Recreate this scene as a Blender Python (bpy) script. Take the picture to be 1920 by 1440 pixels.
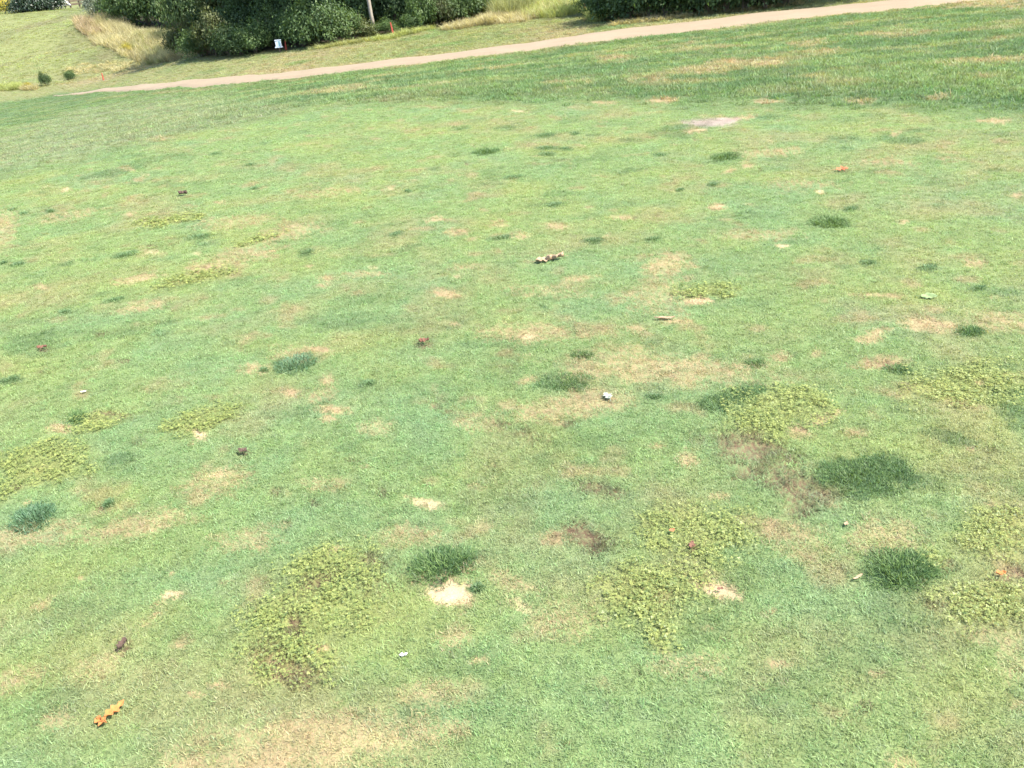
import bpy, math, random
import numpy as np
from mathutils import Matrix, Vector

for o in list(bpy.data.objects):
    bpy.data.objects.remove(o)
scene = bpy.context.scene
COL = scene.collection
R = math.radians
rng = np.random.default_rng(7)
random.seed(7)

# ------------------------------------------------------------------ camera
FOC = 1566.0                       # focal length in pixels of the 1920 wide photograph
PITCH, ROLL, EYE = R(27.06), R(5.5), 1.62
fw = np.array([0, math.cos(PITCH), -math.sin(PITCH)])
r0 = np.array([1.0, 0, 0]); u0 = np.array([0, math.sin(PITCH), math.cos(PITCH)])
rt = math.cos(ROLL) * r0 - math.sin(ROLL) * u0
up = math.sin(ROLL) * r0 + math.cos(ROLL) * u0
cam = bpy.data.cameras.new('camera')
cam.sensor_width = 36.0
cam.sensor_fit = 'HORIZONTAL'
cam.lens = 36.0 * FOC / 1920.0
cam.clip_start = 0.05
cam.clip_end = 2000
co = bpy.data.objects.new('camera', cam)
COL.objects.link(co)
M = Matrix(((rt[0], up[0], -fw[0], 0), (rt[1], up[1], -fw[1], 0), (rt[2], up[2], -fw[2], EYE), (0, 0, 0, 1)))
co.matrix_world = M
scene.camera = co

# ------------------------------------------------------------------ sky, sun, exposure
SUN_AZ, SUN_EL = R(110), R(56)      # azimuth clockwise from +Y
w = bpy.data.worlds.new('World')
scene.world = w
w.use_nodes = True
nt = w.node_tree
bg = nt.nodes['Background']
sky = nt.nodes.new('ShaderNodeTexSky')
sky.sky_type = 'NISHITA'
sky.sun_disc = False
sky.sun_elevation = SUN_EL
sky.sun_rotation = SUN_AZ
sky.air_density = 1.0
sky.dust_density = 1.5
nt.links.new(sky.outputs[0], bg.inputs[0])
bg.inputs[1].default_value = 0.15
sl = bpy.data.lights.new('sun', 'SUN')
sl.energy = 4.0
sl.angle = R(0.53)
sl.color = (1.0, 0.95, 0.86)
so = bpy.data.objects.new('sun', sl)
COL.objects.link(so)
sd = Vector((math.sin(SUN_AZ) * math.cos(SUN_EL), math.cos(SUN_AZ) * math.cos(SUN_EL), math.sin(SUN_EL)))
so.rotation_euler = sd.to_track_quat('Z', 'Y').to_euler()
so.location = (20, 10, 30)
scene.view_settings.view_transform = 'Standard'
scene.view_settings.look = 'None'
scene.view_settings.exposure = 1.90
scene.view_settings.gamma = 1.0
scene.render.engine = 'CYCLES'
scene.cycles.max_bounces = 5
scene.cycles.diffuse_bounces = 3
scene.cycles.glossy_bounces = 2
scene.cycles.transmission_bounces = 4

# ------------------------------------------------------------------ helpers
def ray(px, py):
    d = fw * FOC + rt * (px - 960) - up * (py - 720)
    return d / math.hypot(d[0], d[1])

def by_range(px, py, t):
    d = ray(px, py)
    return np.array([d[0] * t, d[1] * t, EYE + d[2] * t])

def by_z(px, py, z):
    d = ray(px, py)
    t = (z - EYE) / d[2]
    return np.array([d[0] * t, d[1] * t, z])

def _h(ix, iy, s):
    n = (ix.astype(np.int64) * 374761393 + iy.astype(np.int64) * 668265263 + s * 1442695041) & 0xffffffff
    n = ((n ^ (n >> 13)) * 1274126177) & 0xffffffff
    n = (n ^ (n >> 16)) & 0xffffff
    return n / float(0xffffff)

def vn(x, y, s=0):
    ix = np.floor(x); iy = np.floor(y)
    fx = x - ix; fy = y - iy
    fx = fx * fx * (3 - 2 * fx); fy = fy * fy * (3 - 2 * fy)
    a = _h(ix, iy, s); b = _h(ix + 1, iy, s); c = _h(ix, iy + 1, s); d = _h(ix + 1, iy + 1, s)
    return (a * (1 - fx) + b * fx) * (1 - fy) + (c * (1 - fx) + d * fx) * fy

def fbm(x, y, s=0, o=4):
    t = 0; a = 0.5; n = 0
    for i in range(o):
        t = t + a * vn(x, y, s + i * 17); n += a
        x = x * 2.03 + 11.3; y = y * 2.03 - 7.7; a *= 0.55
    return t / n

def sstep(a, b, v):
    t = np.clip((v - a) / (b - a), 0, 1)
    return t * t * (3 - 2 * t)

def lerp(a, b, t):
    return a + (b - a) * t

# ------------------------------------------------------------------ terrain height
ctrl = []
for a in range(-180, 180, 30):
    for rr in (0.0, 3.0, 6.0, 8.4):
        ctrl.append((rr * math.sin(R(a)) + 0.001 * a, rr * math.cos(R(a)), 0.0))
for px, py in ((0, 330), (300, 262), (600, 202), (900, 190), (1300, 195), (1900, 215)):
    ctrl.append(tuple(by_z(px, py, 0.0)))
for px, py, z in ((960, 140, -.27), (1400, 120, -.17), (1800, 110, -.12), (600, 170, -.32), (300, 215, -.55), (40, 250, -.75)):
    ctrl.append(tuple(by_z(px, py, z)))
PATH = [(100, 180, -1.9), (240, 166, -1.5), (480, 148, -1.05), (720, 122, -.8), (960, 92, -.6), (1200, 62, -.5), (1500, 27, -.4), (1700, 7, -.35)]
path_pts = [by_z(*p) for p in PATH]
for p in path_pts:
    ctrl.append(tuple(p))
for px, py, z in ((370, 108, -1.0), (500, 100, -.9), (690, 72, -.7), (850, 48, -.6), (940, 15, -.4), (1110, 40, -.45), (1300, 25, -.4), (1490, 8, -.35)):
    ctrl.append(tuple(by_z(px, py, z)))
for px, py, t in ((20, 165, 46), (60, 100, 62), (60, 23, 88), (0, 60, 75), (170, 26, 78), (180, 45, 66), (250, 75, 54), (130, 145, 47), (330, 60, 60), (300, 115, 45), (140, 16, 98), (20, 14, 104)):
    ctrl.append(tuple(by_range(px, py, t)))
for x, y, z in ((25, 24, -.2), (40, 30, 0), (5, 60, 0.3), (30, 60, 0.6), (0, 120, 1.2), (60, 120, 1.5), (-60, 130, 1.8), (-90, 60, 0.5), (-60, 20, -2.0),
                (-30, 15, -1.2), (-60, -40, -1), (60, -40, 0), (0, -60, 0), (0, 320, 2), (220, 220, 2), (300, 0, 0), (-300, 0, 0), (0, -320, 0), (-220, 220, 2), (-220, -220, 0), (220, -220, 0), (20, 8, -.1), (-14, 6, -.25), (-10, 13, -.6)):
    ctrl.append((x, y, z))
CP = np.array(ctrl)
def _tk(d2):
    return 0.5 * d2 * np.log(d2 + 1e-9)
n = len(CP)
A = np.zeros((n + 3, n + 3))
D2 = (CP[:, None, 0] - CP[None, :, 0]) ** 2 + (CP[:, None, 1] - CP[None, :, 1]) ** 2
A[:n, :n] = _tk(D2) + np.eye(n) * 0.02
A[:n, n] = 1; A[:n, n + 1:] = CP[:, :2]
A[n, :n] = 1; A[n + 1:, :n] = CP[:, :2].T
TW = np.linalg.solve(A, np.concatenate([CP[:, 2], np.zeros(3)]))

def tz_smooth(x, y):
    x = np.atleast_1d(np.asarray(x, float)); y = np.atleast_1d(np.asarray(y, float))
    out = np.empty_like(x)
    for i in range(0, len(x), 40000):
        a = x[i:i + 40000]; b = y[i:i + 40000]
        k = _tk((a[:, None] - CP[None, :, 0]) ** 2 + (b[:, None] - CP[None, :, 1]) ** 2)
        out[i:i + 40000] = k @ TW[:n] + TW[n] + a * TW[n + 1] + b * TW[n + 2]
    return out

def tz(x, y):
    x = np.atleast_1d(np.asarray(x, float)); y = np.atleast_1d(np.asarray(y, float))
    r = np.hypot(x, y)
    rough = sstep(8, 16, r)
    return (tz_smooth(x, y) + (fbm(x * 0.9, y * 0.9, 3, 3) - 0.5) * lerp(0.022, 0.09, rough)
            + (fbm(x * 7, y * 7, 5, 3) - 0.5) * 0.005)

TT = np.concatenate([np.linspace(0.6, 14, 500), np.linspace(14.05, 130, 900)])
def at(px, py):
    d = ray(px, py)
    zz = tz_smooth(d[0] * TT, d[1] * TT)
    g = EYE + d[2] * TT - zz
    i = np.where(g < 0)[0]
    if len(i) == 0:
        return by_range(px, py, 110.0)
    i = i[0]
    if i == 0:
        return by_z(px, py, 0.0)
    t = TT[i - 1] + (TT[i] - TT[i - 1]) * g[i - 1] / (g[i - 1] - g[i])
    return np.array([d[0] * t, d[1] * t, float(tz(d[0] * t, d[1] * t)[0])])

# ------------------------------------------------------------------ wear map of the turf: stains, dry spots, soil, weeds
# (centre x, y, half sizes, angle) read off the photograph and laid on the ground as ellipses in metres
class Patch:
    def __init__(s, u, v, ru, rv, ang=0, k=1.0, soft=0.35, amp=0.35):
        c = at(u, v)[:2]; ca, sa = math.cos(R(ang)), math.sin(R(ang))
        a = at(u + ru * ca, v - ru * sa)[:2] - at(u - ru * ca, v + ru * sa)[:2]
        b = at(u + rv * sa, v + rv * ca)[:2] - at(u - rv * sa, v - rv * ca)[:2]
        s.c = c; s.a = a / 2; s.b = b / 2; s.k = k; s.soft = soft; s.amp = amp
        m = np.array([s.a, s.b]).T
        if abs(np.linalg.det(m)) < 1e-9:
            m = m + np.eye(2) * 0.01
        s.inv = np.linalg.inv(m)
        s.rad = float(np.hypot(*s.a) + np.hypot(*s.b)) * 1.6
        s.size = math.sqrt(abs(np.linalg.det(m)))
        s.seed = int(abs(u * 13 + v * 7)) % 1000
    def mask(s, x, y):
        out = np.zeros_like(x)
        i = np.where((np.abs(x - s.c[0]) < s.rad) & (np.abs(y - s.c[1]) < s.rad))[0]
        if len(i) == 0:
            return out
        xx = x[i] - s.c[0]; yy = y[i] - s.c[1]
        p = s.inv[0, 0] * xx + s.inv[0, 1] * yy; q = s.inv[1, 0] * xx + s.inv[1, 1] * yy
        f = 2.2 / max(s.size, 0.03)
        e = (fbm(x[i] * f, y[i] * f, s.seed, 3) - 0.5) * 2 * s.amp + (fbm(x[i] * f * 5, y[i] * f * 5, s.seed + 3, 2) - 0.5) * s.amp
        out[i] = s.k * sstep(1 + s.soft, 1 - s.soft, np.hypot(p, q) + e)
        return out

DRY = [(600, 1390, 200, 50, 5, .62), (470, 1425, 130, 30, 5, .5), (60, 1000, 90, 20, 8, .5), (250, 985, 95, 18, 12, .6), (283, 990, 16, 7, 10, .8), (232, 988, 18, 7, 10, .7),
       (1230, 690, 165, 26, -3, .62), (1180, 660, 60, 16, 0, .4), (1080, 755, 110, 20, 8, .6), (1010, 770, 40, 14, 8, .5), (1250, 497, 42, 22, 8, .65), (985, 625, 70, 18, 0, .5), (988, 628, 28, 8, 0, .8),
       (940, 620, 40, 10, 0, .5), (1110, 620, 40, 12, 0, .4), (1740, 608, 45, 12, -8, .85), (1637, 628, 27, 10, 14, .85), (1650, 678, 42, 11, 4, .75), (1870, 614, 32, 7, 0, .5), (545, 735, 12, 10, 0, 1.0),
       (600, 655, 22, 8, -8, .85), (612, 712, 14, 10, 0, .8), (600, 738, 30, 12, 0, .35), (626, 768, 27, 8, -5, .9), (617, 785, 16, 6, 0, .8), (110, 800, 20, 9, 5, .8), (835, 550, 22, 8, -8, .8), (1165, 405, 17, 4, 0, .8),
       (1345, 386, 14, 5, 0, .9), (615, 520, 14, 5, 0, .7), (540, 435, 52, 13, 10, .55), (390, 500, 38, 9, 6, .8), (450, 478, 70, 15, 10, .5), (262, 520, 40, 7, 10, .75), (265, 575, 42, 9, 12, .6), (430, 415, 60, 10, 5, .4),
       (1305, 562, 27, 6, 0, .9), (1035, 1005, 20, 13, 0, .85), (860, 432, 18, 7, 0, .7), (815, 410, 22, 5, 8, .7), (1040, 420, 17, 6, 0, .7), (975, 440, 16, 6, 0, .55), (935, 418, 18, 7, 0, .5), (760, 1000, 55, 18, 0, .4),
       (1465, 665, 17, 10, 0, .6), (1530, 660, 13, 7, 0, .6), (1500, 808, 20, 11, 0, .75), (1545, 785, 30, 8, 28, .75), (1605, 810, 20, 8, 0, .6), (1445, 990, 13, 18, 0, .75), (1290, 860, 18, 14, 0, .7), (850, 1190, 25, 18, 20, .5),
       (1460, 1245, 22, 9, 0, .75), (1640, 1260, 12, 8, 0, .7), (1692, 1430, 25, 20, -30, .6), (110, 1350, 30, 14, 0, .5), (1825, 492, 20, 7, 0, .75), (1440, 285, 55, 8, 4, .5), (1660, 303, 45, 8, 0, .45), (1650, 553, 46, 4, -3, .8),
       (1265, 600, 27, 4, -6, .9), (1190, 615, 22, 6, -10, .7), (1215, 625, 10, 3, 0, .7), (690, 512, 40, 5, 0, .5), (8, 430, 22, 36, 0, .5), (620, 360, 55, 7, 5, .35), (1085, 522, 28, 5, 3, .7), (1230, 560, 60, 22, 0, .4),
       (1420, 120, 45, 8, 5, .65), (1850, 116, 75, 6, 3, .75), (1330, 131, 60, 7, 4, .6), (1360, 117, 34, 5, 0, .8), (1240, 189, 28, 4, 0, .85), (1865, 226, 30, 4, 0, .9), (1390, 222, 26, 4, 8, .9), (1300, 245, 18, 4, 0, .8),
       (1130, 192, 22, 4, 0, .7), (1440, 190, 28, 4, 0, .7), (1610, 189, 25, 4, 0, .7), (1760, 183, 30, 4, 0, .6), (1540, 97, 40, 6, 0, .5), (1510, 80, 34, 6, 0, .6), (1700, 60, 50, 6, 5, .4), (1150, 110, 30, 6, 0, .5), (1220, 150, 40, 5, 0, .5),
       (1040, 155, 25, 4, 0, .5), (1085, 155, 20, 4, 0, .5), (640, 165, 60, 6, 6, .4), (300, 258, 20, 3, 5, .5), (1840, 2, 120, 12, 0, .6), (1900, 1230, 30, 40, 0, .3), (300, 1130, 14, 7, 0, .5), (1500, 1010, 40, 30, 0, .35), (1660, 1005, 60, 26, 0, .5), (1600, 1020, 12, 5, 0, .6),
       (960, 1090, 40, 16, -20, .5), (1060, 1160, 60, 30, 0, .4), (30, 1270, 50, 18, 20, .45), (180, 1250, 40, 20, 20, .4), (405, 905, 60, 26, 10, .4), (560, 660, 45, 14, 0, .4), (480, 690, 26, 10, 0, .6), (1870, 1190, 60, 16, 0, .35), (1290, 1245, 60, 24, 0, .3), (820, 1300, 60, 20, 0, .35),
       (1880, 600, 60, 16, -5, .5), (1110, 690, 40, 8, 0, .5), (870, 500, 26, 6, 0, .4), (1020, 545, 70, 12, 0, .3), (470, 1010, 60, 18, 8, .35), (700, 800, 30, 12, 0, .4), (900, 790, 50, 14, 0, .4), (610, 905, 40, 12, 0, .35), (1430, 440, 60, 10, 0, .3), (1500, 345, 60, 8, 0, .35), (120, 405, 60, 8, 8, .4)]
SAND = [(845, 1108, 46, 26, -22, .95), (822, 1115, 26, 11, -25, 1.2), (795, 940, 32, 9, -10, .85), (1352, 1105, 34, 15, -12, .95), (1345, 1112, 16, 7, -10, 1.1), (375, 815, 15, 8, -25, 1.1), (325, 1112, 20, 7, 0, .95), (405, 888, 11, 5, 15, .8),
        (1468, 459, 12, 3, -5, .9), (1537, 359, 8, 4, 0, .9), (970, 1130, 28, 10, -28, .6), (125, 353, 7, 4, 0, .7), (700, 500, 10, 3, 0, .5), (368, 473, 8, 3, 0, .7), (858, 517, 7, 3, 0, .8), (285, 470, 16, 4, 5, .6), (970, 208, 12, 2, 0, .9), (1310, 562, 18, 4, 0, .8), (268, 1165, 10, 6, 0, .6), (545, 740, 8, 6, 0, .7), (990, 630, 16, 5, 0, .7)]
SOIL = [(1100, 1003, 48, 20, -28, .92), (1072, 988, 13, 7, 0, 1.3), (1125, 913, 46, 11, -15, .75), (700, 1045, 24, 11, -15, .9), (1400, 838, 86, 29, -12, .85), (1500, 910, 66, 28, -20, .78), (1510, 950, 30, 16, 0, .75), (1450, 880, 60, 30, -30, .6), (1395, 885, 20, 14, 0, .7), (600, 1085, 40, 16, 20, .75), (550, 1170, 15, 24, 0, .85),
        (540, 1255, 60, 24, -20, .75), (500, 1220, 40, 24, 0, .55), (1895, 1070, 36, 15, 10, .85), (1780, 1055, 15, 10, 0, .7), (455, 848, 13, 8, 0, .95), (230, 1208, 13, 15, 0, .85), (517, 920, 11, 8, 20, .8), (712, 920, 13, 11, 0, .5), (587, 938, 9, 8, 0, .7), (797, 645, 16, 6, 0, .85), (815, 758, 9, 7, 0, .8),
        (82, 655, 12, 4, 0, .9), (232, 675, 11, 4, 10, .85), (190, 628, 10, 5, 0, .6), (1297, 1025, 12, 9, 0, .7), (1000, 815, 30, 13, -15, .5), (1665, 680, 26, 8, -5, .7), (1035, 1000, 8, 4, 30, .5), (858, 435, 7, 4, 0, .6), (1490, 935, 12, 8, 0, .8), (1475, 660, 7, 5, 0, .5), (215, 775, 30, 7, -10, .6), (260, 825, 14, 8, 0, .5), (395, 498, 18, 5, 0, .5), (282, 460, 10, 2, 0, .7),
        (1850, 486, 6, 3, 0, .6), (850, 772, 30, 5, -8, .5), (540, 978, 8, 5, 0, .6), (1580, 320, 10, 3, 0, .5), (1240, 1115, 40, 20, 0, .3), (1300, 820, 26, 6, 0, .3), (1060, 790, 20, 8, 0, .5), (930, 790, 20, 6, 0, .5), (700, 1070, 60, 40, 0, .2)]
DARK = [(830, 1058, 64, 30, 12, 1), (1622, 890, 96, 38, 2, .85), (1690, 1068, 66, 38, -8, .9), (60, 967, 46, 25, 22, .95), (1065, 716, 55, 18, 3, .7), (1370, 745, 66, 18, 14, .7), (555, 680, 40, 17, 10, .75), (1093, 664, 21, 8, 0, .9), (1818, 622, 25, 9, 0, .95), (1415, 680, 20, 10, 0, .7), (1685, 690, 28, 9, -10, .8),
        (143, 782, 19, 12, 20, .85), (18, 711, 26, 7, 10, .95), (60, 645, 60, 22, 5, .55), (1555, 415, 38, 11, 0, .8), (912, 285, 25, 6, 4, .95), (1360, 293, 30, 7, 5, .9), (1780, 820, 52, 14, -14, .6), (1890, 735, 44, 12, 0, .5), (1905, 772, 34, 14, 0, .6), (1740, 500, 21, 7, 0, .8), (1628, 490, 18, 5, 0, .8), (1690, 262, 42, 8, -4, .8), (1580, 260, 34, 6, 0, .6), (1880, 252, 50, 5, 0, .5),
        (742, 438, 14, 5, 14, .85), (940, 444, 27, 5, 8, .75), (1112, 450, 19, 6, 0, .8), (1225, 447, 17, 5, 0, .75), (236, 476, 25, 6, 12, .85), (375, 443, 30, 6, 6, .7), (385, 456, 22, 5, 0, .6), (575, 472, 15, 7, 10, .8), (520, 452, 16, 4, 0, .6), (1025, 277, 21, 4, 2, .85), (1062, 278, 14, 4, 0, .8), (1025, 288, 20, 4, 3, .7), (1052, 299, 16, 3, 0, .6), (1022, 253, 22, 4, 4, .75), (1078, 250, 12, 4, 0, .7), (945, 240, 24, 4, 5, .6), (865, 239, 18, 4, 3, .6), (1112, 253, 16, 3, 0, .6),
        (1182, 260, 26, 4, 5, .6), (1180, 320, 30, 4, 8, .6), (1337, 345, 14, 4, 3, .85), (1238, 290, 14, 4, 0, .7), (1275, 355, 9, 3, 10, .7), (1040, 382, 18, 5, 5, .7), (960, 332, 22, 4, 5, .7), (1045, 362, 28, 5, 6, .55), (215, 322, 62, 7, 12, .7), (290, 298, 70, 6, 10, .5), (470, 308, 12, 3, 8, .75), (404, 288, 12, 3, 8, .7), (45, 399, 9, 3, 6, .8), (22, 392, 9, 3, 10, .7), (112, 404, 26, 3, 8, .6), (80, 360, 13, 3, 4, .6), (95, 395, 8, 3, 5, .8),
        (6, 491, 7, 3, 10, .9), (32, 494, 15, 4, 10, .8), (122, 494, 20, 4, 12, .6), (165, 486, 20, 4, 8, .5), (215, 562, 24, 4, 12, .75), (122, 585, 15, 5, 5, .7), (1885, 548, 36, 7, 0, .6), (1835, 540, 16, 5, 0, .7), (495, 692, 10, 5, 0, .8), (690, 718, 12, 7, 10, .8), (895, 1100, 14, 9, 0, .8), (203, 942, 13, 8, 30, .7), (225, 858, 30, 10, 12, .5), (1228, 742, 16, 5, 0, .7), (960, 800, 20, 6, 0, .4), (680, 560, 60, 10, 6, .4),
        (476, 352, 8, 3, 4, .7), (765, 358, 7, 3, 0, .8), (790, 352, 14, 3, 8, .5), (818, 356, 14, 3, 4, .6), (815, 315, 13, 4, 8, .6), (1860, 320, 20, 4, 4, .6), (1595, 391, 16, 4, 8, .7), (1400, 397, 22, 3, 0, .6), (310, 605, 20, 6, 15, .6), (300, 625, 22, 6, 10, .6), (260, 615, 40, 12, 8, .4), (1280, 245, 60, 11, 5, .6), (1440, 220, 34, 5, 0, .6), (1860, 195, 90, 10, 0, .5), (1740, 205, 60, 6, 0, .5), (1500, 205, 40, 4, 0, .5), (1640, 217, 30, 4, 0, .5), (1730, 243, 30, 4, 3, .6), (1585, 278, 14, 3, 0, .6),
        (1015, 573, 12, 5, -20, .6), (960, 545, 22, 7, 0, .4), (1060, 540, 16, 4, 0, .4), (1910, 800, 20, 10, 0, .5), (750, 470, 10, 3, 8, .5), (430, 640, 14, 5, 0, .3), (650, 600, 80, 16, 4, .3), (1470, 1070, 40, 14, 0, .25), (150, 1160, 80, 24, 10, .25), (860, 1240, 80, 30, 0, .25), (1330, 1175, 40, 30, 20, .3), (1400, 1080, 40, 60, 0, .2), (930, 940, 80, 20, 0, .2)]
LIME = [(980, 350, 46, 11, 3, .6), (1875, 500, 60, 28, 0, .45), (680, 640, 70, 22, 8, .4), (50, 1080, 80, 45, 10, .5), (1830, 1270, 100, 70, 0, .45), (640, 375, 60, 12, 4, .4), (720, 1130, 60, 40, 0, .45), (1890, 870, 40, 60, 0, .35), (130, 850, 60, 40, 0, .3), (1160, 330, 80, 10, 4, .35), (1480, 330, 80, 10, 0, .35), (1700, 560, 60, 12, 0, .3), (60, 370, 70, 14, 8, .4), (1240, 320, 60, 8, 0, .3), (720, 690, 60, 26, 0, .35), (1500, 820, 40, 14, 0, .4), (220, 930, 60, 22, 10, .4), (480, 400, 80, 10, 5, .3)]
BLUE = [(400, 690, 90, 32, 8, .6), (690, 590, 130, 24, 5, .55), (150, 598, 60, 14, 6, .5), (250, 1105, 160, 42, 10, .5), (1100, 505, 150, 22, 0, .5), (560, 540, 110, 22, 5, .5), (1320, 430, 90, 14, 0, .4), (1240, 1220, 60, 26, 0, .5), (1560, 1130, 120, 40, 0, .5), (900, 1330, 120, 40, 0, .45), (450, 600, 80, 20, 0, .4), (650, 440, 80, 14, 5, .4), (850, 830, 120, 30, 0, .35), (1200, 790, 110, 24, 0, .4), (1750, 960, 100, 40, 0, .35), (330, 760, 70, 20, 5, .4), (1130, 1050, 60, 30, 0, .4), (120, 290, 120, 10, 10, .3), (30, 1190, 80, 30, 10, .45), (1000, 350, 0.1, 0.1, 0, 0), (300, 850, 120, 40, 5, .35), (620, 970, 90, 26, 0, .3), (1700, 640, 80, 12, 0, .3)]
CLOVER = [([(620, 1068, 92, 42, 12), (575, 1145, 112, 58, 20), (535, 1232, 78, 46, 0)], 'large yellow-green clover patch with brown soil showing through, beside the dark brown scar'),
          ([(1300, 1000, 100, 48, -5), (1222, 1108, 98, 55, 5), (1240, 1195, 28, 30, 20)], 'yellow-green clover patch between the reddish brown soil scar and the pale sandy scar'),
          ([(1868, 1000, 66, 44, 0)], 'clover patch behind the blackish soil spot that holds an orange scrap'),
          ([(1850, 1132, 92, 40, 5)], 'clover patch in front of the blackish soil spot that holds an orange scrap'),
          ([(1745, 1045, 24, 16, 0)], 'tiny clover patch at the edge of the round dark olive grass clump'),
          ([(1458, 762, 88, 36, 5), (1425, 800, 46, 20, -10)], 'clover patch bordering the wide thin brown patch, with dark grass behind it'),
          ([(1822, 718, 108, 36, 3)], 'clover patch past the small dark tuft at the reddish dry scrape'),
          ([(68, 872, 88, 36, 16)], 'broad clover patch near the dense blue-green grass clump'),
          ([(378, 785, 66, 20, 14)], 'slim clover patch touching a small pale sand spot'),
          ([(185, 790, 52, 14, 12)], 'narrow clover patch between a dark tuft and a brown soil streak'),
          ([(365, 520, 66, 11, 14)], 'thin clover strip below the reddish dry turf'),
          ([(318, 413, 56, 9, 10)], 'thin bright lime clover strip far out on the mown turf'),
          ([(488, 446, 46, 6, 15)], 'thin olive clover strip at the edge of the tan dry turf'),
          ([(1322, 545, 52, 14, 3)], 'small lime clover patch just behind a short sandy streak')]
for _k in range(90):
    _u, _v = rng.uniform(0, 1920), 250 + 1150 * rng.uniform(0, 1) ** 1.2
    _r = rng.uniform(6, 15) * (.55 + .45 * _v / 900)
    if _k % 3: DRY.append((_u, _v, _r * 1.2, _r * .42, rng.uniform(-15, 25), rng.uniform(.5, .85)))
    else: SOIL.append((_u, _v, _r * .8, _r * .35, rng.uniform(-20, 25), rng.uniform(.45, .8)))
P_DRY = [Patch(*p, soft=.5, amp=.6) for p in DRY]
P_SAND = [Patch(*p, soft=.3, amp=.8) for p in SAND]
P_SOIL = [Patch(*p, soft=.45, amp=.65) for p in SOIL]
P_DARK = [Patch(*p, soft=.18, amp=.5) for p in DARK]
P_LIME = [Patch(*p, soft=.7, amp=.5) for p in LIME]
P_BLUE = [Patch(*p, soft=.7, amp=.5) for p in BLUE if p[5] > 0]
P_CLO = [[Patch(*e, 1.0, .65, .75) for e in c[0]] for c in CLOVER]
GRAVEL = Patch(1335, 229, 46, 8, 3, .9, .4, .6)
PALE = [Patch(200, 235, 260, 46, 12, .8, .5, .5), Patch(60, 290, 120, 26, 8, .5, .5, .5), Patch(520, 210, 120, 16, 8, .5, .5, .5)]

edge_t = np.radians([-180, -90, -60, -29.5, -20.7, -10.8, -0.5, 13.6, 31.9, 60, 90, 180])
edge_r = np.array([8.0, 8.5, 9.5, 10.6, 11.3, 12.3, 11.2, 9.8, 8.7, 8.0, 8.0, 8.0])
pw = np.array([p[:2] for p in path_pts])
# the path runs on outside the photograph
pw = np.vstack([pw, [16, 23.6], [24, 25.5], [34, 29.5], [46, 36]])
def dense(pts, step=0.35):
    P = [pts[0]]; out = []
    for i in range(len(pts) - 1):
        p0 = pts[max(i - 1, 0)]; p1 = pts[i]; p2 = pts[i + 1]; p3 = pts[min(i + 2, len(pts) - 1)]
        m = max(2, int(np.hypot(*(p2 - p1)) / step))
        for k in range(m):
            t = k / m
            out.append(0.5 * ((2 * p1) + (-p0 + p2) * t + (2 * p0 - 5 * p1 + 4 * p2 - p3) * t * t + (-p0 + 3 * p1 - 3 * p2 + p3) * t ** 3))
    out.append(pts[-1])
    return np.array(out)
path_line = dense(pw)
order = np.argsort(path_line[:, 0])
def path_off(x, y):
    """signed distance to the path's centre line, positive beyond it"""
    yy = np.interp(x, path_line[order, 0], path_line[order, 1])
    sl_ = np.interp(x, path_line[order, 0], np.gradient(path_line[order, 1], path_line[order, 0] + np.arange(len(order)) * 1e-7))
    return (y - yy) / np.sqrt(1 + np.clip(sl_, -3, 3) ** 2)
# front of the woodland (ground points), left to right
WOOD = np.array([at(u, v)[:2] for u, v in ((175, 30), (210, 46), (330, 58), (372, 108), (430, 108), (500, 99), (600, 88), (690, 72), (770, 60), (850, 48), (905, 32), (945, 12))])
WOOD = np.vstack([[WOOD[0, 0] - 1.0, WOOD[0, 1] + 30], WOOD, [6, 55], [30, 60]])
bw_o = np.argsort(WOOD[:, 0])

C_GREEN = np.array([0.172, 0.248, 0.098]); C_LIME = np.array([0.225, 0.268, 0.092]); C_BLUE = np.array([0.152, 0.246, 0.118])
C_DRY = np.array([0.282, 0.222, 0.125]); C_SAND = np.array([0.36, 0.285, 0.175]); C_SOIL = np.array([0.096, 0.071, 0.044]); C_DARK = np.array([0.058, 0.122, 0.052])
C_CLO = np.array([0.185, 0.205, 0.065])

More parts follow.
